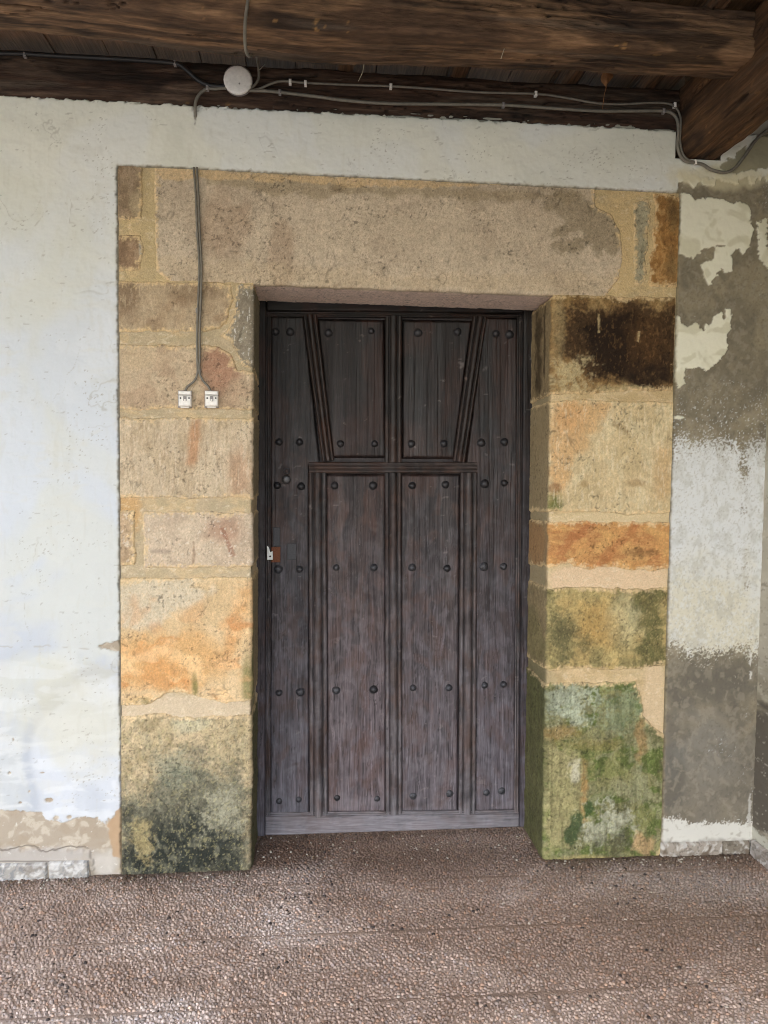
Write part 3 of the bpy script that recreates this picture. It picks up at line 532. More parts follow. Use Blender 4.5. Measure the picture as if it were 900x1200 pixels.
a_, b_ = P(297.5, 640, .258), P(297.5, 978, .258); n = 60; co = []; F = []
for i in range(n):
    t = i/(n-1); wv = .0035+.002*math.sin(i*1.7)+.0015*math.sin(i*.63); x_ = a_[0]+(b_[0]-a_[0])*t; z_ = a_[2]+(b_[2]-a_[2])*t
    co += [(x_-.012, .262, z_), (x_-.004, .250, z_), (x_-.004+wv, .252, z_), (x_-.003+wv, .285, z_)]
    if i: F += [((i-1)*4+k, i*4+k, i*4+k+1, (i-1)*4+k+1) for k in range(3)]
obj('mortar_bead', co, M_MORTAR, door_way, col=np.tile(lin((214, 206, 184)), (len(co), 1)), polys=F, label='pale bead of mortar between jamb and door frame')
# ------------------------------------------------------------------ door
DY = .262       # face of the outer frame
door = thing('entrance_door', 'old dark wooden door with iron studs, slanted upper mouldings and a greyed foot', 'door', (.33, .3, 0))
def door_col(u, v, seed, horiz=False, tint=None):
    t = sst(340, 975, v+10*fbm(u/60, v/60, 5, 2))  # paler downwards: real wear, plus the daylight's gradient painted into the wood colour
    c = lin((30, 24, 21))+(lin((98, 92, 94))-lin((30, 24, 21)))*(t**1.7)[..., None]
    # knots bend the grain around them
    kn = 0*u
    for i in range(3):
        kx = 318+(seed*37+i*101) % 285; ky = 400+(seed*53+i*173) % 520; dd = ((u-kx)/7)**2+((v-ky)/16)**2
        kn = kn+np.exp(-dd)*((i % 2)*2-1)
    if horiz: gu, gv = u, v+2.0*fbm(u/60, v/20, seed+9, 3)
    else: gu, gv = u+3.2*fbm(u/24, v/70, seed+9, 4)+3.5*kn, v
    a, b = (46, 1.0) if horiz else (1.0, 46)
    g = fbm(gu/a, gv/b, seed, 4); c = c*(1+.40*g[..., None])
    c = mix(c, (58, 36, 27), (1-t)*sst(-.2, .5, fbm(u/30, v/50, seed+12, 3))*.55)
    g3 = fbm(gu/a*.3, gv/b*.3, seed+6, 3); c = c*(1+.30*g3[..., None])
    c = mix(c, (14, 11, 11), m_noise(gu, gv, a*.9, b*1.1, .55, .16, 3, seed+1)*.6)
    c = mix(c, (132, 128, 130), m_noise(u, v, 9, 13, .25, .4, 5, seed+2)*.28*t); c = c*(1-.35*sst(.1, .7, fbm(u/14, v/30, seed+14, 5)))[..., None]; c = mix(c, (78, 60, 50), sst(.2, .7, fbm(u/18, v/26, seed+15, 4))*.4*t)
    c = mix(c, (92, 66, 54), m_noise(u, v, 12, 20, .25, .3, 4, seed+3)*.28*sst(0, .4, t))
    c = mix(c, (146, 142, 150), m_noise(gu, gv, a*.6, b*.7, .7, .25, 3, seed+5)*.22*(t+.05))
    c = mix(c, (132, 130, 134), sst(918, 972, v+16*fbm(u/20, v/10, 6, 3))*.5)
    c = mix(c, (150, 140, 134), m_noise(u, v, 9, 5, .95, .12, 4, seed+7)*.3)
    if tint is not None: c = c*(np.asarray(tint))
    return c
def door_panel(name, poly, y, bev, depth, seed, tint=None, horiz=False, curve=None):
    mp = [(P(a, b, y)[0], P(a, b, y)[2]) for a, b in poly]
    x0, x1 = min(p[0] for p in mp), max(p[0] for p in mp); z0, z1 = min(p[1] for p in mp), max(p[1] for p in mp)
    n = int((x1-x0)/.0033)+3; m = int((z1-z0)/.0040)+3
    X, Z = np.meshgrid(np.linspace(x0-.002, x1+.002, n), np.linspace(z1+.002, z0-.002, m))
    u, v = UV(X, y+0*X, Z); d = -sd_poly(X, Z, mp)
    a, b = (70, 1.6) if horiz else (1.6, 70)
    h = sst(0, bev, d)*depth-.012*(1-sst(-.004, .0005, d))
    h = h+.0008*fbm(u/a, v/b, seed+7, 3)+.0012*fbm(u/20, v/60, seed+8, 2)
    # split seams between boards
    h = h-.0018*m_noise(u, v, a, b*3, .62, .06, 2, seed+9)
    c = door_col(u, v, seed, horiz, tint)
    groove = np.exp(-((d-bev*.25)/.003)**2)
    c = c*(1-.6*groove[..., None])
    co = np.stack([X, y-h, Z], -1).reshape(-1, 3)
    q = gquads(m, n, d > -.004)[:, ::-1]
    co, q, c = compact(co, q, c.reshape(-1, 3))
    return obj(name, co, M_DOORH if horiz else M_DOOR, door, c, q)
def moulding(name, a, b, wpx, y, seed, prof, horiz=False, w2=None, tint=None):
    """swept strip from pixel a to pixel b of the door plane; prof: list of (q, height), q over -1..1"""
    A_, B_ = P(*a, y), P(*b, y); L = np.linalg.norm(B_-A_); T = (B_-A_)/L; Nn = np.cross(T, [0, -1, 0.]); 
    n = max(4, int(L/.006)); s = np.linspace(0, 1, n); k = len(prof)
    q = np.array([p[0] for p in prof]); hh = np.array([p[1] for p in prof]); w2 = w2 or wpx
    wd = (wpx*(1-s)+w2*s)*L/math.hypot(b[0]-a[0], b[1]-a[1])/2
    base = A_[None]+(B_-A_)[None]*s[:, None]
    co = base[:, None, :]+Nn[None, None]*(wd[:, None]*q[None])[..., None]; 
    co[..., 1] = y-hh[None]
    u, v = UV(co[..., 0], co[..., 1], co[..., 2])
    ax, bx = (70, 2.0) if horiz else (2.0, 70)
    co[..., 1] -= (.0009*fbm(u/ax, v/bx, seed, 3)+.0012*fbm(u/25, v/25, seed+1, 2))*(hh > .0)
    c = door_col(u, v, seed, horiz, tint)
    gr = np.clip((.5*(np.roll(hh, 1)+np.roll(hh, -1))-hh)/.004, 0, 1); gr[0] = gr[-1] = .6
    c = c*(1-.5*gr[None, :, None])
    return obj(name, co.reshape(-1, 3), M_DOORH if horiz else M_DOOR, door, c.reshape(-1, 3), gquads(n, k))
pr_b = [(-1, -.004), (-.98, .010), (-.8, .016), (-.62, .016), (-.55, .008), (-.45, .008), (-.38, .017), (-.15, .025), (.15, .025), (.38, .017), (.45, .008), (.55, .008), (.62, .016), (.8, .016), (.98, .010), (1, -.004)]
pr_s = [(-1, -.004), (-.95, .007), (-.7, .012), (-.45, .006), (-.35, .006), (-.15, .014), (.15, .014), (.35, .006), (.45, .006), (.7, .012), (.95, .007), (1, -.004)]
core('door_slab', P(297, 600, .3)[0]-.02, P(626, 600, .3)[0]+.03, .305, .345, .02, 2.36, M_DOOR, door, (40, 32, 32))
LY = .294   # plane of the panels' field
# outer frame pieces
door_panel('frame_stile', [(293, 346), (312.5, 347), (311, 979), (296, 979)], .285, .004, .016, 300, (.8, .78, .84))
door_panel('frame_stile', [(612.5, 354), (640, 354), (625, 968), (607.5, 968)], .285, .004, .016, 310, (.7, .7, .78))
door_panel('frame_head', [(312.5, 340), (612.5, 340), (612.5, 368), (312.5, 365)], .285, .004, .016, 320, (.7, .65, .66), True)
door_panel('bottom_rail', [(310.5, 955), (608.5, 952), (608, 968.5), (310, 978.5)], .285, .003, .012, 330, (1.12, 1.12, 1.14), True)
# panels
UPPER_L = door_panel('panel', [(372, 374), (450, 375), (452, 536), (390, 536)], LY, .010, .007, 340, (.8, .7, .7))
door_panel('panel', [(472, 375), (553, 376), (532, 537), (472, 537)], LY, .010, .007, 350, (.9, .92, .98))
door_panel('panel', [(382, 556), (452, 556), (452, 951), (384, 952)], LY, .010, .007, 360, (1.0, .93, .95))
door_panel('panel', [(469, 556), (539, 556), (536, 950), (470, 951)], LY, .010, .007, 370, (.95, .93, .97))
door_panel('panel', [(317, 371), (356, 371), (375, 545), (362, 545), (362, 953), (317, 954)], LY, .007, .005, 380, (.85, .88, .95))
door_panel('panel', [(568, 372), (607, 373), (603, 949), (557, 950), (557, 546), (546, 546)], LY, .007, .005, 390, (.85, .85, .92))
# mouldings
moulding('moulding', (461, 371), (460.5, 542), 20, LY, 400, pr_b)
moulding('moulding', (363, 370), (384.5, 540), 17, LY, 410, pr_b, w2=14, tint=(1.25, 1, .9))
moulding('moulding', (562, 372), (537.5, 541), 17, LY, 420, pr_b, w2=14, tint=(1.2, 1, .9))
moulding('moulding', (362, 548), (558.5, 548), 13, LY, 430, pr_s, True, tint=(1.3, 1.2, 1.1))
moulding('moulding', (460.5, 554), (461.5, 953), 19, LY, 440, pr_b)
moulding('moulding', (372, 554), (373.5, 955), 21, LY, 450, pr_b)
moulding('moulding', (549, 554), (547, 952), 20, LY, 460, pr_b)
moulding('moulding', (314.8, 366), (314, 957), 6, LY, 470, pr_s)
moulding('moulding', (609, 368), (605.5, 952), 7, LY, 480, pr_s)
moulding('moulding', (312, 368.5), (611, 370), 6, LY, 490, pr_s, True)
moulding('moulding', (312, 954.5), (607, 951.5), 6, LY, 500, pr_s, True, tint=(1.1, 1.1, 1.1))
# iron studs
def dome(r, hgt, seg=12, rings=4):
    co = []; F = []
    for i in range(rings):
        a = math.pi/2*i/rings; rr = r*math.cos(a)*(1.0 if i else 1.12)
        for k in range(seg):
            t = 2*math.pi*k/seg; j = 1+.05*math.sin(3*t+1.3)
            co.append((rr*j*math.cos(t), -hgt*math.sin(a), rr*j*math.sin(t)))
    co.append((0, -hgt, 0))
    for i in range(rings-1):
        for k in range(seg): F.append((i*seg+k, i*seg+(k+1) % seg, (i+1)*seg+(k+1) % seg, (i+1)*seg+k))
    for k in range(seg): F.append(((rings-1)*seg+k, (rings-1)*seg+(k+1) % seg, rings*seg))
    return co, F
co, F = dome(.0165, .015)
sme = mesh('stud', np.array(co), polys=F); sme.materials.append(M_IRON)
STUDS = [(323, 389), (340, 389), (385, 390), (435, 388), (490, 390), (536, 389), (581, 391), (597, 392),
         (327, 518), (351, 518), (399, 520), (439, 520), (482, 520), (520, 520), (564, 519), (591, 518),
         (325, 569), (353, 570), (392, 569), (437, 569), (483, 569), (522, 568), (568, 567), (591, 566),
         (326, 667), (351, 667), (394, 665), (438, 665), (483, 665), (524, 666), (567, 664), (590, 664),
         (327, 812), (352, 811), (394, 809), (438, 808), (484, 806), (526, 806), (568, 803), (590, 802),
         (327, 939), (350, 937), (395, 935), (442, 936), (484, 933), (527, 930), (570, 929), (588, 927)]
dl = np.array(door['_abs'])
M_IRON2 = material('dusty_iron', .5, attr=False, base=(.05, .05, .056), nscale=160, namp=.6, bscale=240, bump=.6, bdist=.001, spec=.5, metallic=.3)
sme2 = sme.copy(); sme2.materials.clear(); sme2.materials.append(M_IRON2)
for i, (a, b) in enumerate(STUDS):
    o = bpy.data.objects.new('stud', sme2 if i > 23 and random.random() < .7 else sme); COL.objects.link(o); o.parent = door
    p = P(a, b, LY-.006); o.location = p-dl; o.rotation_euler = (0, random.uniform(0, 6), 0)
    s = random.uniform(.84, 1.1)*(1.0 if i < 40 else .85); o.scale = (s, random.uniform(.8, 1.1) if i < 40 else .5, s)
# escutcheon, lock, keeper
def disc(name, px, y, r, th, mat, parent, seg=20, dome_=.3):
    c = P(*px, y); co = []; F = []
    for (rr, d) in ((r, 0), (r, -th*.7), (r*.86, -th), (r*.4, -th*(1+dome_))):
        for k in range(seg):
            t = 2*math.pi*k/seg; co.append((c[0]+rr*math.cos(t), c[1]+d, c[2]+rr*math.sin(t)))
    for i in range(3):
        for k in range(seg): F.append((i*seg+k, i*seg+(k+1) % seg, (i+1)*seg+(k+1) % seg, (i+1)*seg+k))
    F.append(tuple(3*seg+k for k in range(seg)))
    return obj(name, co, mat, parent, polys=F)
M_STEEL = material('dull_steel', .4, attr=False, base=(.07, .068, .07), nscale=150, namp=.25, bscale=200, bump=.3, metallic=.6)
k = disc('knob', (335.5, 562), LY-.008, .019, .008, M_STEEL, door); k['label'] = 'round steel cylinder plate, lighter than the studs'
t_ = [2*math.pi*i/14 for i in range(15)]; c0 = P(336, 552, LY-.012)
co, F = tube([(c0[0]+.011*math.cos(a), c0[1]-.002, c0[2]+.011*math.sin(a)) for a in t_], .003, 6, 2); obj('ring', co, M_IRON, door, polys=F)
def pbox(name, px0, px1, yf, th, mat, parent, b=.001, **kw):
    a = P(px0[0], px0[1], yf); c = P(px1[0], px1[1], yf)
    co, F = box_pf(min(a[0], c[0]), max(a[0], c[0]), yf, yf+th, min(a[2], c[2]), max(a[2], c[2]), b)
    return obj(name, co, mat, parent, polys=F, smooth=False, **kw)
pbox('lock_plate', (318, 641), (328.5, 659), LY-.010, .008, M_RUST, door, label='rusty brown lock plate')
pbox('lock_plate', (320, 618), (328, 640), LY-.009, .006, M_IRON, door)
pbox('lock_plate', (336.5, 637), (347, 656), LY-.008, .006, M_IRON, door)
M_CHIP = material('chipped_white_paint', .5, attr=False, base=(.72, .74, .70), nscale=60, namp=.1, bscale=60, bump=.3)
pts = [(312.8, 640), (315, 641), (316.5, 647), (319.5, 646), (319.8, 656), (313.2, 656)]
fr = [P(a, b, LY-.030) for a, b in pts]; bk = [P(a, b, LY-.016) for a, b in pts]; n = len(pts)
obj('keeper', fr+bk, M_CHIP, door, polys=[tuple(range(n))[::-1]]+[(i, (i+1) % n, n+(i+1) % n, n+i) for i in range(n)], smooth=False, label='small white chipped keeper plate')
disc('keyhole', (316.6, 652), LY-.030, .004, .002, M_BLACK, door, 10)
disc('latch_pin', (309, 646), .268, .005, .006, M_STEEL, door, 10)

# ------------------------------------------------------------------ timbers
def timber(name, path, ext, mat, axis, colf, seed, parent=None, sup=7.0, amp=.008, step=.007, ends=True, m=140):
    """squared log: path of (s, centre a, centre b, half a, half b); axis 0: along X with (Y, Z) section; axis 1: along Y with (X, Z)"""
    path = np.array(path, float); s = np.arange(path[0, 0], path[-1, 0]+step/2, step)
    ca, cb, ha, hb = [np.interp(s, path[:, 0], path[:, i]) for i in (1, 2, 3, 4)]
    th = np.linspace(0, 2*math.pi, m, endpoint=False)+math.pi/4
    ct, st = np.cos(th), np.sin(th); r = (np.abs(ct)**sup+np.abs(st)**sup)**(-1/sup)
    Sg, T = np.meshgrid(s, np.arange(m), indexing='ij')
    R_ = r[None, :]; per = np.minimum(T, m-T)*(56/m)  # seam-free noise coordinate
    nz = fbm(Sg*3.5+T*0, per/9., seed, 4); n2 = fbm(Sg*9, per/1.5, seed+1, 3); cn = fbm(Sg*1.3+.1*fbm(Sg*9, per/3, seed+12, 2), per/3.2, seed+2, 3); crk = sst(.05, .0, np.abs(cn-.1))*sst(-.1, .3, fbm(Sg*1.1, per/8, seed+11, 2))
    cn2 = fbm(Sg*2.2, per/2.0, seed+15, 3); crk = np.maximum(crk, .8*sst(.03, .0, np.abs(cn2+.1))*sst(.1, .4, fbm(Sg*1.7, per/6, seed+16, 2)))
    d = amp*nz+.0030*n2-.016*crk+.0015*fbm(Sg*14, per/.45, seed+13, 2)
    a = ca[:, None]+(ha[:, None]+d)*R_*ct[None]; b = cb[:, None]+(hb[:, None]+d)*R_*st[None]
    co = np.stack([Sg, a, b], -1) if axis == 0 else np.stack([a, Sg, b], -1)
    c = colf(Sg, per, st[None]+0*Sg, ct[None]+0*Sg, nz, n2, crk)
    i = np.arange(len(s)*m).reshape(len(s), m); j = np.roll(i, -1, 1)
    q = np.stack([i[:-1], j[:-1], j[1:], i[1:]], -1).reshape(-1, 4)
    if axis == 1: q = q[:, ::-1]
    co = co.reshape(-1, 3); c = c.reshape(-1, 3)
    cc = np.array([co[:m].mean(0), co[-m:].mean(0)]); n0 = len(co); co = np.vstack([co, cc]); c = np.vstack([c, c[:1], c[-1:]])
    e0 = np.stack([np.full(m, n0), (np.arange(m)+1) % m, np.arange(m)], 1); e1 = np.stack([np.full(m, n0+1), n0-m+np.arange(m), n0-m+(np.arange(m)+1) % m], 1)
    return obj(name, co, mat, parent, c, q[:, ::-1], tris=np.vstack([e0, e1]))
def wood(base, pale, dark, seed, vary=1.0):
    def f(Sg, per, st, ct, nz, n2, crk):
        c = np.empty(Sg.shape+(3,)); c[:] = lin(base)
        c = mix(c, pale, sst(-.1, .7, fbm(Sg*3.0, per/6., seed+3, 5))*.7*vary)
        c = mix(c, dark, sst(0, .6, fbm(Sg*4.6, per/5., seed+4, 5))*.75*vary)
        c = mix(c, dark, sst(0, .9, fbm(Sg*3, per/.9, seed+5, 4))*.5)
        c = mix(c, pale, sst(.1, .9, fbm(Sg*4, per/.8, seed+6, 4))*.5)
        c = c*(1+.35*fbm(Sg*12, per/.5, seed+17, 3)[..., None]); c = mix(c, (96, 84, 72), sst(.2, .8, fbm(Sg*2.2, per/4., seed+18, 4))*.5); c = mix(c, (10, 7, 5), crk*.92)
        # dusty flecks along the lower arris
        return mix(c, (170, 130, 80), sst(.8, .95, fbm(Sg*30, per/1.2, seed+7, 2))*np.exp(-((st+.72)/.12)**2)*(ct < 0)*sst(-.2, .5, fbm(Sg*3, Sg*0, seed+8, 2))*.6)
    return f
beam = timber('ceiling_beam', [(-3.5, -.50, 3.055, .12, .13), (-1.05, -.475, 3.078, .115, .115), (-.6, -.475, 3.062, .115, .115), (0, -.475, 3.034, .115, .115), (.5, -.46, 3.036, .10, .098), (1.0, -.44, 3.028, .085, .078), (1.49, -.43, 3.030, .08, .073)], None, M_BEAM, 0, wood((84, 64, 48), (146, 114, 84), (26, 19, 15), 600), 600, amp=.006, sup=11)
tag(beam, 'rough brown log beam hanging in front of the wall across the top', 'beam')
plate = timber('wall_plate', [(-4.5, .085, 3.015, .086, .088), (1.436, .085, 3.015, .086, .088)], None, M_BEAM, 0, wood((64, 46, 35), (98, 80, 66), (26, 19, 14), 640), 640, amp=.004, sup=7)
tag(plate, 'dark flat timber plate lying along the top of the white wall', 'beam')
xb = timber('cross_beam', [(-4.0, 1.53, 2.985, .10, .14), (-.3, 1.525, 2.98, .092, .142), (-.05, 1.515, 2.975, .085, .142), (.2, 1.515, 2.975, .085, .142)], None, M_BEAMY, 1, wood((80, 57, 38), (116, 84, 54), (36, 26, 18), 680), 680, amp=.005, sup=6)
tag(xb, 'brown squared beam running forward out of the wall above the right corner', 'beam')
# ceiling boards and joists
roof = thing('plank_ceiling', 'dark brown board ceiling over the porch, seen between the beams', 'ceiling', (0, -1.5, 3.17))
x = -3.6; i = 0
while x < 2.1:
    wd = random.uniform(.15, .21)
    co, F = box_pf(x+.002, x+wd-.002, -4.9, .45, 3.168+random.uniform(-.002, .004), 3.192)
    g = random.uniform(.6, 1.25)
    c = lin((118, 86, 58))*g
    obj('board', co, M_BEAMY, roof, col=np.tile(c, (12, 1)), polys=F, smooth=False)
    x += wd; i += 1
for jx in (-2.6, -1.75, .12, .55, .98, 1.30):
    j = timber('joist', [(-4.9, jx, 3.135, .036, .036), (.42, jx+random.uniform(-.02, .02), 3.135, .036, .036)], None, M_BEAMY, 1, wood((76, 54, 36), (104, 78, 54), (40, 28, 18), 700+int(jx*40)), 700+int(jx*40), amp=.004, sup=5, step=.03, m=48, parent=roof)
# roof covering above the boards so no sky shows
core('roof_deck', -5, 2.4, -5.0, .7, 3.2, 3.26, M_MORTAR, roof, (90, 70, 55))

# ------------------------------------------------------------------ side wall and its skirting
def side_fields(Y, Z):
    u = 878-Y*90; v = 985-Z*305
    c = paint(u*1.0, v, (146, 138, 120), [('n', (140, 130, 108), .8, (40, 40)), ('n', (186, 178, 158), .6, (14, 18, .2)), ('p', (150, 140, 118), .9, [(800, -50), (1400, -50), (1400, 420), (800, 420)], D(soft=30, warp=12)),
        ('p', (176, 170, 156), .7, [(800, 470), (1400, 470), (1400, 740), (800, 740)], D(soft=30, warp=20, grit=10)), ('p', (92, 85, 75), .95, [(800, 790), (1400, 780), (1400, 955), (800, 950)], D(soft=14, warp=14, grit=6)), ('p', (188, 186, 172), .8, [(800, 955), (1400, 955), (1400, 1010), (800, 1010)], D(soft=3, warp=5, grit=4)),
        ('n', (206, 200, 184), .4, (2, 2, .75, .2)), ('n', (90, 82, 70), .5, (2, 3, .66, .1))], 90)
    h = .002+.0015*fbm(u/12, v/12, 91, 3)+.0006*fbm(u/2, v/2, 92, 2)
    return c, h
side = None
Yg, Zg = np.meshgrid(np.arange(.02, -2.0, -.007), np.arange(3.16, -.03, -.006)); c, h = side_fields(Yg, Zg)
A = Acc(); A.add(np.stack([RIGHT_X-h, Yg, Zg], -1), gquads(*Yg.shape)[:, ::-1], c.reshape(-1, 3))
Yg, Zg = np.meshgrid(np.linspace(-1.999, -3.2, 60), np.linspace(3.16, -.03, 160)); c, h = side_fields(Yg, Zg)
A.add(np.stack([RIGHT_X-h, Yg, Zg], -1), gquads(*Yg.shape)[:, ::-1], c.reshape(-1, 3))
side = A.obj('side_wall', M_PLASTER); tag(side, 'bare patchy render side wall meeting the door wall at the right corner', 'wall')
sc_ = thing('side_wall_core', 'solid masonry body of the right side wall', 'wall', (2.0, -1.6, 0))
bpy.data.objects.remove(sc_)
co, F = box_pf(RIGHT_X+.004, 2.2, -3.2, .03, -.1, 3.16); obj('masonry_core', co, M_MORTAR, side, col=np.tile(lin((150, 140, 118)), (12, 1)), polys=F, smooth=False)

def tile(parent, x0, x1, y0, y1, z0, z1, seed, base=(196, 194, 186), vein=(150, 152, 152), dirt=.3):
    n = max(3, int((x1-x0)/.004)); m = max(3, int((z1-z0)/.004))
    X, Z = np.meshgrid(np.linspace(x0, x1, n), np.linspace(z1, z0, m)); u, v = X*330, -Z*330
    e = np.minimum(np.minimum(X-x0, x1-X), np.minimum(Z-z0, z1-Z)); h = sst(0, .004, e+.0015*fbm(u/3, v/3, seed, 2))*(y1-y0)
    c = np.empty(X.shape+(3,)); c[:] = lin(base)
    r = 1-np.abs(fbm(u/9, v/7, seed+1, 3)); c = mix(c, vein, sst(.78, .95, r)*.8); c = mix(c, (226, 226, 222), sst(.0, .6, fbm(u/5, v/5, seed+2, 3))*.5)
    c = mix(c, (112, 100, 86), sst(.1, .7, fbm(u/12, v/10, seed+3, 4)+sst(.02, 0, Z-z0)*.6)*dirt*2)
    co = np.stack([X, y1-h, Z], -1).reshape(-1, 3)
    return obj('tile', co, M_TILE, parent, c.reshape(-1, 3), gquads(m, n)[:, ::-1])
sk1 = thing('tile_skirting', 'low pale marbled skirting tiles at the wall foot left of the doorway', 'skirting', (P(50, 1035)[0], -.01, 0))
ya = -.022
zt0 = P(50, 1011, ya)[2]; xe = P(104, 1020, ya)[0]; x = xe; i = 0
for wd in (.155, .30, .30, .30, .3):
    tile(sk1, x-wd+.0015, x-.0015, ya-random.uniform(0, .002), .0, -.02, zt0-.002*(i % 2), 800+i*7, (158, 154, 146), (122, 124, 126), .25); x -= wd; i += 1
sk2 = thing('stained_skirting', 'low stained skirting block at the foot of the peeling wall right of the doorway', 'skirting', (P(825, 1000)[0], -.01, 0))
xa, xb_ = P(775.5, 1000, -.018)[0], RIGHT_X-.016; zt1 = P(825, 988, -.018)[2]
xm = P(845, 1000)[0]
tile(sk2, xa, xm-.001, -.018, .0, -.02, zt1, 850, (160, 152, 140), (96, 88, 78), .5)
tile(sk2, xm+.001, xb_, -.017, .0, -.02, zt1-.001, 860, (130, 122, 108), (90, 84, 74), .5)
sk3 = thing('corner_skirting', 'grey skirting along the foot of the right side wall', 'skirting', (RIGHT_X-.01, -.6, 0))
yy = -.018
for i in range(6):
    o = tile(sk3, 0, .33, 0, .018, -.02, .062, 870+i*5, (158, 150, 142), (110, 104, 98), .35)
    o.rotation_euler = (0, 0, -math.pi/2); o.location = Vector((RIGHT_X-.012, yy-.165-i*.332, .021))-Vector(sk3.location)
    
# ------------------------------------------------------------------ floor
def floor_paint(x, y):
    u, v = x*320, -y*320
    n = fbm(u/130, v/90, 950, 5); n2 = fbm(u/20, v/16, 951, 3)
    return u, v, n, n2
floor = None
xs = np.arange(-2.4, 2.0, .008); ys = np.arange(-1.7, .36, .008); X, Y = np.meshgrid(xs, ys)
u, v, n, n2 = floor_paint(X, Y)
def floor_base(X, Y):
    u, v, n, n2 = floor_paint(X, Y)
    c = np.empty(X.shape+(3,)); c[:] = lin((178, 160, 147))
    c = mix(c, (146, 124, 108), sst(-.3, .7, n)*.75)
    c = mix(c, (200, 187, 178), sst(0, .7, -n)*.7)
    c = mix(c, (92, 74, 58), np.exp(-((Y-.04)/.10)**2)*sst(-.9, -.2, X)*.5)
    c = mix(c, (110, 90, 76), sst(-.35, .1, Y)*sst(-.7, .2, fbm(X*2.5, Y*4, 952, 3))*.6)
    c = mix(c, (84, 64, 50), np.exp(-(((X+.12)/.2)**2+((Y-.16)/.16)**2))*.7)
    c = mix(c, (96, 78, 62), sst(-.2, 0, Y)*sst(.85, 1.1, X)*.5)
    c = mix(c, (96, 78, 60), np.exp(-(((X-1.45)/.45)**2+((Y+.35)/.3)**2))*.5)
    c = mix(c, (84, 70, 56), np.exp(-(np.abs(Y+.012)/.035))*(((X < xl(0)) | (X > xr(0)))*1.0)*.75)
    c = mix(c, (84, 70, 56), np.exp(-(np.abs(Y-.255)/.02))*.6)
    return c
JOINTS_Y = (-.125, -.455, -.80, -1.15); JOINTS_X = ((.70, -1.2, -.80), (-.3, -1.6, -1.15))
def joint(X, Y):
    d = np.full(X.shape, 9.)
    for j in JOINTS_Y: d = np.minimum(d, np.abs(Y-j-.004*fbm(X*6, X*0+j, 33, 3)))
    for a, b0, b1 in JOINTS_X: d = np.minimum(d, np.where((Y > b0) & (Y < b1), np.abs(X-a-.003*fbm(Y*6, Y*0+a, 34, 3)), 9))
    return d
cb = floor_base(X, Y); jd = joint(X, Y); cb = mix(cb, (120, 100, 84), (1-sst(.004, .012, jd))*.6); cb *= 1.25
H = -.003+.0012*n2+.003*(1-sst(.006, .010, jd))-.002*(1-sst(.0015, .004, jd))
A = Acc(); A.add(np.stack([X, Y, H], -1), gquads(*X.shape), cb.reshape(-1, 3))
# coarser sheet all round it, as far as the porch goes and beyond
def flat(x0, x1, y0, y1, n=24):
    X, Y = np.meshgrid(np.linspace(x0, x1, n), np.linspace(y0, y1, n)); A.add(np.stack([X, Y, 0*X-.003], -1), gquads(n, n), (floor_base(X, Y)*.82).reshape(-1, 3))
flat(-5, -2.4, -4.2, .36); flat(-2.4, 1.992, -4.2, -1.7); flat(1.992, 2.4, -4.2, .36)
floor = A.obj('porch_floor', M_BED, kind='structure')
co = [(-400, -900, -.13), (400, -900, -.13), (400, 300, -.13), (-400, 300, -.13)]
obj('ground', co, M_GROUND, polys=[(0, 1, 2, 3)], smooth=False, kind='structure')
# pebbles
pit = .0136
gx = np.arange(-2.3, 1.95, pit); gy = np.arange(-1.65, .30, pit*.86)
PX, PY = np.meshgrid(gx, gy); PX = PX+((np.arange(len(gy)) % 2)*pit/2)[:, None]
PX = PX+rng.uniform(-.34, .34, PX.shape)*pit; PY = PY+rng.uniform(-.34, .34, PX.shape)*pit
PX, PY = PX.ravel(), PY.ravel()
ok = joint(PX, PY) > .0025+.006*fbm(PX*3, PY*3, 35, 2)
inside = (PY < -.012) | ((PX > xl(0)+.012) & (PX < xr(0)-.012)); ok &= inside & (PX < RIGHT_X-.015)
PX, PY = PX[ok], PY[ok]; n = len(PX)
ang = fbm(PX*5, PY*5, 960, 2)*2.2+rng.uniform(-.8, .8, n)
big = rng.uniform(.6, 1.35, n); ra = pit*.55*big; rb = pit*.55*big*rng.uniform(.6, .92, n)
seg = 7; co = np.zeros((n, 2*seg+1, 3)); zb = -.0065; tx = rng.uniform(-.25, .25, n); ty = rng.uniform(-.25, .25, n); hh = rng.uniform(.0068, .0105, n)
for r_, (f, z) in enumerate(((1.0, 0.0), (.72, .78))):
    for k in range(seg):
        t = 2*math.pi*k/seg+rng.uniform(-.25, .25, n); j = rng.uniform(.82, 1.12, n)
        lx, ly = f*ra*j*np.cos(t), f*rb*j*np.sin(t)
        wx, wy = lx*np.cos(ang)-ly*np.sin(ang), lx*np.sin(ang)+ly*np.cos(ang)
        co[:, r_*seg+k, 0] = PX+wx; co[:, r_*seg+k, 1] = PY+wy; co[:, r_*seg+k, 2] = zb+hh*z+(tx*wx+ty*wy if z else 0)
co[:, 2*seg] = np.stack([PX, PY, zb+hh], -1)
q = []; t3 = []
for k in range(seg):
    q.append([k, (k+1) % seg, seg+(k+1) % seg, seg+k]); t3.append([seg+k, seg+(k+1) % seg, 2*seg])
base_i = (np.arange(n)*(2*seg+1))[:, None, None]
Q = (np.array(q)[None]+base_i).reshape(-1, 4); T3 = (np.array(t3)[None]+base_i).reshape(-1, 3)
pc = floor_base(PX, PY)
kind = rng.random(n); tone = rng.normal(.95, .17, n)
pc = pc*np.clip(tone, .4, 1.7)[:, None]
pc = np.where((kind < .028*sst(-.1, .6, fbm(PX*4, PY*4, 970, 3)))[:, None], lin((62, 54, 50)), pc); pc = np.where((kind > .992)[:, None], lin((184, 172, 158)), pc)
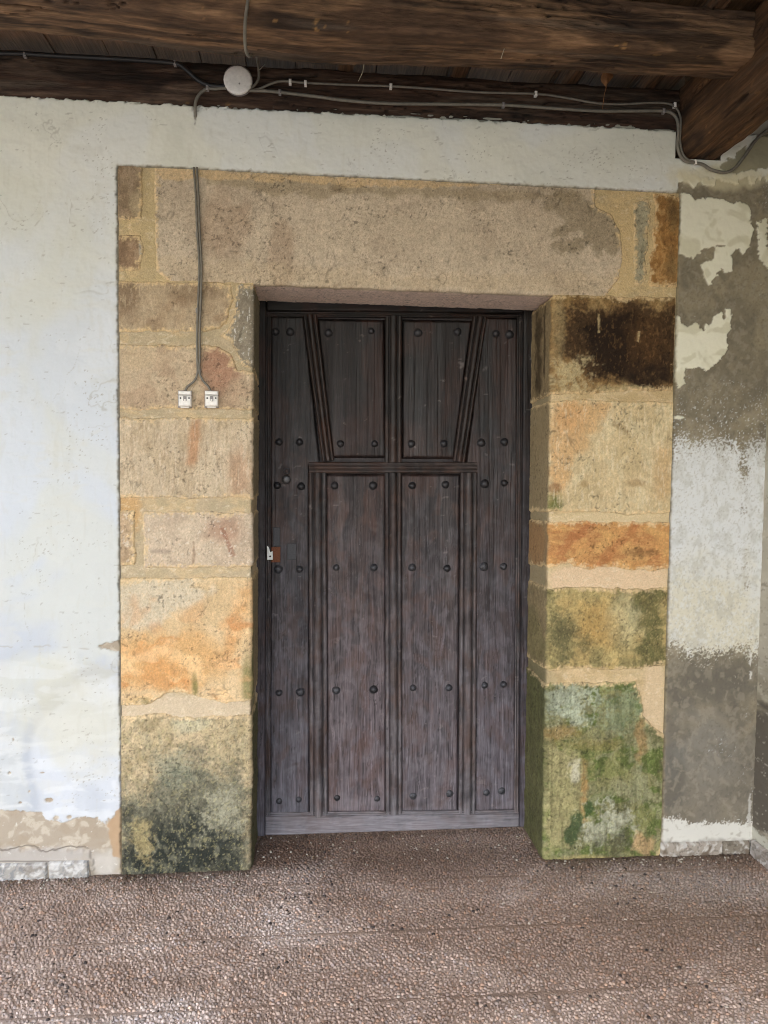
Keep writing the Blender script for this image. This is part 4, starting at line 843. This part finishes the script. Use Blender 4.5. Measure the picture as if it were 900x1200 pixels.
pc = np.where(((kind > .1) & (kind < .2))[:, None], pc*np.array([1.1, .97, .86]), pc); pc = np.where(((kind > .2) & (kind < .3))[:, None], pc*np.array([.95, 1.0, 1.08]), pc)
PC = np.repeat(pc[:, None, :], 2*seg+1, 1).reshape(-1, 3)
obj('pebbles', co.reshape(-1, 3), M_PEB, floor, PC, Q, tris=T3, kind='stuff')

# crumbs of plaster and grit lying along the foot of the walls
n = 420; fx = rng.uniform(-1.3, 1.8, n); fy = -np.abs(rng.normal(0, .05, n))-.035
inn = (fx > xl(0)) & (fx < xr(0)); fy = np.where(inn, rng.uniform(-.02, .25, n), fy); fr_ = rng.uniform(.0015, .005, n)
cc = []; 
base8 = np.array([(a, b, c_) for a in (-1, 1) for b in (-1, 1) for c_ in (0, 1.1)], float)
rot = rng.uniform(0, 3.1, n); jit = rng.uniform(.5, 1.2, (n, 8, 3)); V = base8[None]*jit*fr_[:, None, None]
V = np.stack([V[..., 0]*np.cos(rot)[:, None]-V[..., 1]*np.sin(rot)[:, None]*.7+fx[:, None], V[..., 0]*np.sin(rot)[:, None]+V[..., 1]*np.cos(rot)[:, None]*.7+fy[:, None], V[..., 2]+.001], -1)
fq = np.array([(0, 1, 3, 2), (4, 6, 7, 5), (0, 4, 5, 1), (2, 3, 7, 6), (1, 5, 7, 3), (0, 2, 6, 4)])
FQ = (fq[None]+(np.arange(n)*8)[:, None, None]).reshape(-1, 4); kc = rng.random(n)
cc = np.where((kc < .45)[:, None], lin((188, 182, 168)), np.where((kc < .7)[:, None], lin((84, 70, 56)), lin((140, 124, 104))))
g_ = obj('grit', V.reshape(-1, 3), M_MORTAR, None, np.repeat(cc, 8, 0), FQ, smooth=False, kind='stuff'); g_['label'] = 'crumbs of plaster and grit lying along the foot of the wall'

# ------------------------------------------------------------------ electrical bits
YF = -.020
def P3(u, v, Y=YF): return tuple(P(u, v, Y))
def cable(label, path, r, mat, clips=(), sub=6, group=None, name='cable'):
    p = [P3(*a) for a in path]; co, F = tube(p, r, 8, sub)
    o = obj(name, co, mat, polys=F); tag(o, label, 'cable', group)
    for (a, b, kind, Y) in clips:
        c = P(a, b, Y); m_ = M_WPLAST if kind == 'w' else M_GPLAST
        cc, FF = box_pf(c[0]-.005, c[0]+.005, c[1]-.008, c[1]+.012, c[2]-.009, c[2]+.009, .003)
        obj('clip', cc, m_, o, polys=FF, smooth=False)
    return o
cable('thick black cable running along the dark plate from the left edge to the round box', [(-60, 62), (-20, 62), (30, 63), (60, 65), (120, 68), (170, 71), (205, 74), (218, 81), (230, 92), (242, 99), (254, 101), (268, 101)], .0085, M_BLACK, [(29, 64, 'g', YF), (205, 74, 'g', YF)])
cable('short grey cable bending from the round box down into the white plaster', [(266, 103), (252, 104), (243, 104), (235, 109), (230, 117), (228.5, 126), (229, 134, -.008), (229, 140, .004)], .0058, M_CABLE, [(243, 103, 'g', YF)])
cable('thin grey cable looping over the front of the log beam above the round box', [(291, 104), (298, 100), (303, 92), (303, 80), (301, 66), (300, 52, -.10), (296, 62, -.30), (292, 66, -.50), (288, 58, -.596), (287, 42, -.602), (287.5, 24, -.604), (290, 4, -.60), (292, -12, -.595)], .0050, M_CABLE)
cable('upper thin grey cable with white clips running along the plate to the corner', [(292, 106), (304, 104), (318, 98), (332, 95), (358, 97), (400, 99), (458, 101), (505, 104), (560, 108), (628, 110), (660, 114), (700, 121), (730, 122), (760, 120.5), (781, 121), (792, 126), (797.5, 138), (797.5, 152), (797, 166), (800, 180), (806, 187), (815, 190)], .0044, M_CABLE,
      [(340, 96, 'w', YF), (358, 97.5, 'w', YF), (458, 101, 'w', YF), (628, 110, 'w', YF), (791, 123, 'w', YF)])
cable('lower thick grey cable running along the plate above the plaster edge to the corner', [(290, 106), (310, 106.5), (328, 108), (370, 113), (400, 117), (450, 121), (520, 122), (590, 123), (650, 127), (700, 130), (740, 130), (775, 130), (788, 133), (794, 142), (795, 156), (794, 170), (797, 182), (804, 189), (815, 191), (824, 193), (834, 199), (850, 202), (862, 196), (873, 182), (886, 164), (900, 152), (925, 138)], .0062, M_CABLE,
      [(328, 108, 'g', YF), (590, 123, 'g', YF), (778, 130, 'g', YF), (815, 190, 'w', YF)])
cable('left cable of the pair down the stone to the left socket', [(227, 196), (229.5, 230), (231, 270), (233.5, 310), (232.5, 345), (231, 385), (231, 420), (231.5, 436), (228, 446), (220, 453), (216, 460)], 0.0042, M_CABLE, [(231, 275, 'g', -.012), (231, 364, 'g', -.012)])
cable('right cable of the pair down the stone to the right socket', [(230.5, 196), (232.5, 230), (234, 270), (236, 310), (235.5, 345), (234, 385), (234, 420), (233.5, 436), (238, 446), (244, 453), (247.5, 460)], 0.0042, M_CABLE, [(234, 435, 'g', -.012)])
# round junction box
jb = thing('junction_box', 'round white junction box lid on the dark plate above the doorway', 'junction box', P3(279, 95, -.01))
disc('base', (279.5, 96), -.002, .054, .026, M_GPLAST, jb, 28, .1)
c = P(279, 95, -.028); co = []; F = []; sg = 72
for (rr, d, wv) in ((.051, 0, 0), (.0525, -.004, .012), (.050, -.011, .012), (.046, -.0125, 0), (.02, -.0135, 0)):
    for k in range(sg):
        t = 2*math.pi*k/sg; q_ = rr*(1+wv*math.cos(24*t)); co.append((c[0]+q_*math.cos(t), c[1]+d, c[2]+q_*math.sin(t)))
for i in range(4):
    for k in range(sg): F.append((i*sg+k, i*sg+(k+1) % sg, (i+1)*sg+(k+1) % sg, (i+1)*sg+k))
F.append(tuple(4*sg+k for k in range(sg))); obj('lid', co, M_WPLAST, jb, polys=F)
disc('screw', (280.5, 98), -.0415, .003, .0015, M_GPLAST, jb, 10)
# two surface sockets
def socket(cx, cy, label):
    t = thing('wall_socket', label, 'socket', P3(cx, cy+10, -.005), 'small white sockets on the stone jamb')
    pbox('back_plate', (cx-8.2, cy-10), (cx+8.2, cy+10.5), -.012, .014, M_GPLAST, t, .001)
    pbox('body', (cx-7.4, cy-4.4), (cx+7.4, cy+8.4), -.036, .024, M_WPLAST, t, .004)
    pbox('cover', (cx-7.6, cy-9.6), (cx+7.6, cy-4.9), -.032, .020, M_WPLAST, t, .003)
    pbox('foot', (cx-5, cy+8.6), (cx+5, cy+10.6), -.026, .014, M_WPLAST, t, .002)
    for s in (-5.0, 5.0): disc('screw_hole', (cx+s, cy-1), -.0365, .0032, .001, M_BLACK, t, 12)
    r = pbox('rocker', (cx-1.9, cy-3.2), (cx+1.9, cy+2.2), -.040, .005, M_GPLAST, t, .001)
    pbox('rocker_tip', (cx-1.1, cy+.2), (cx+1.1, cy+3.0), -.0425, .006, M_WPLAST, t, .0008)
    t.rotation_euler = (0, 0, 0)
socket(216.5, 467.5, 'left one of the two small white sockets on the stone jamb')
socket(247.8, 467.5, 'right one of the two small white sockets on the stone jamb')

# dead leaf, straws
lf = P(712, 90, -.10); co = []; F = []
for i in range(9):
    t = i/8; wv = .022*math.sin(math.pi*t**.8)+.001
    for k in range(5):
        s = k/2-1; co.append((lf[0]+s*wv+.004*math.sin(5*t), lf[1]+.012*s*s+.006*math.sin(6*t+s), lf[2]+.04-.075*t+.005*math.cos(4*s+3*t)))
F = [(i*5+k, i*5+k+1, i*5+k+6, i*5+k+5) for i in range(8) for k in range(4)]
n0 = len(co); co += [(a, b+.0015, c_) for a, b, c_ in co]; F += [tuple(n0+i for i in f[::-1]) for f in F]
leaf = obj('dead_leaf', co, M_LEAF, polys=F); tag(leaf, 'curled brown dead leaf dangling under the log beam', 'leaf')
co, F_ = tube([P3(712, 70, -.10), P3(711, 98, -.10), P3(708, 112, -.05), P3(706, 129, -.012)], .0013, 5, 4); obj('stem', co, M_LEAF, leaf, polys=F_)
def straw(label, pts, r=.0011):
    co, F_ = tube([P3(*p) for p in pts], r, 5, 4); o = obj('straw', co, M_STRAW, polys=F_); tag(o, label, 'straw')
straw('pale curved straw stuck to the face of the log beam', [(591, 57, -.59), (589, 63, -.592), (587, 69, -.590)])
straw('thin straw hanging from the log beam near its middle', [(427, 72, -.20), (425, 84, -.15), (420, 95, -.09)])
straw('pale straw poking out beside the round box', [(304, 82, -.03), (307, 79, -.04), (311, 75, -.03)])

for o in bpy.data.objects:
    if '_abs' in o: del o['_abs']
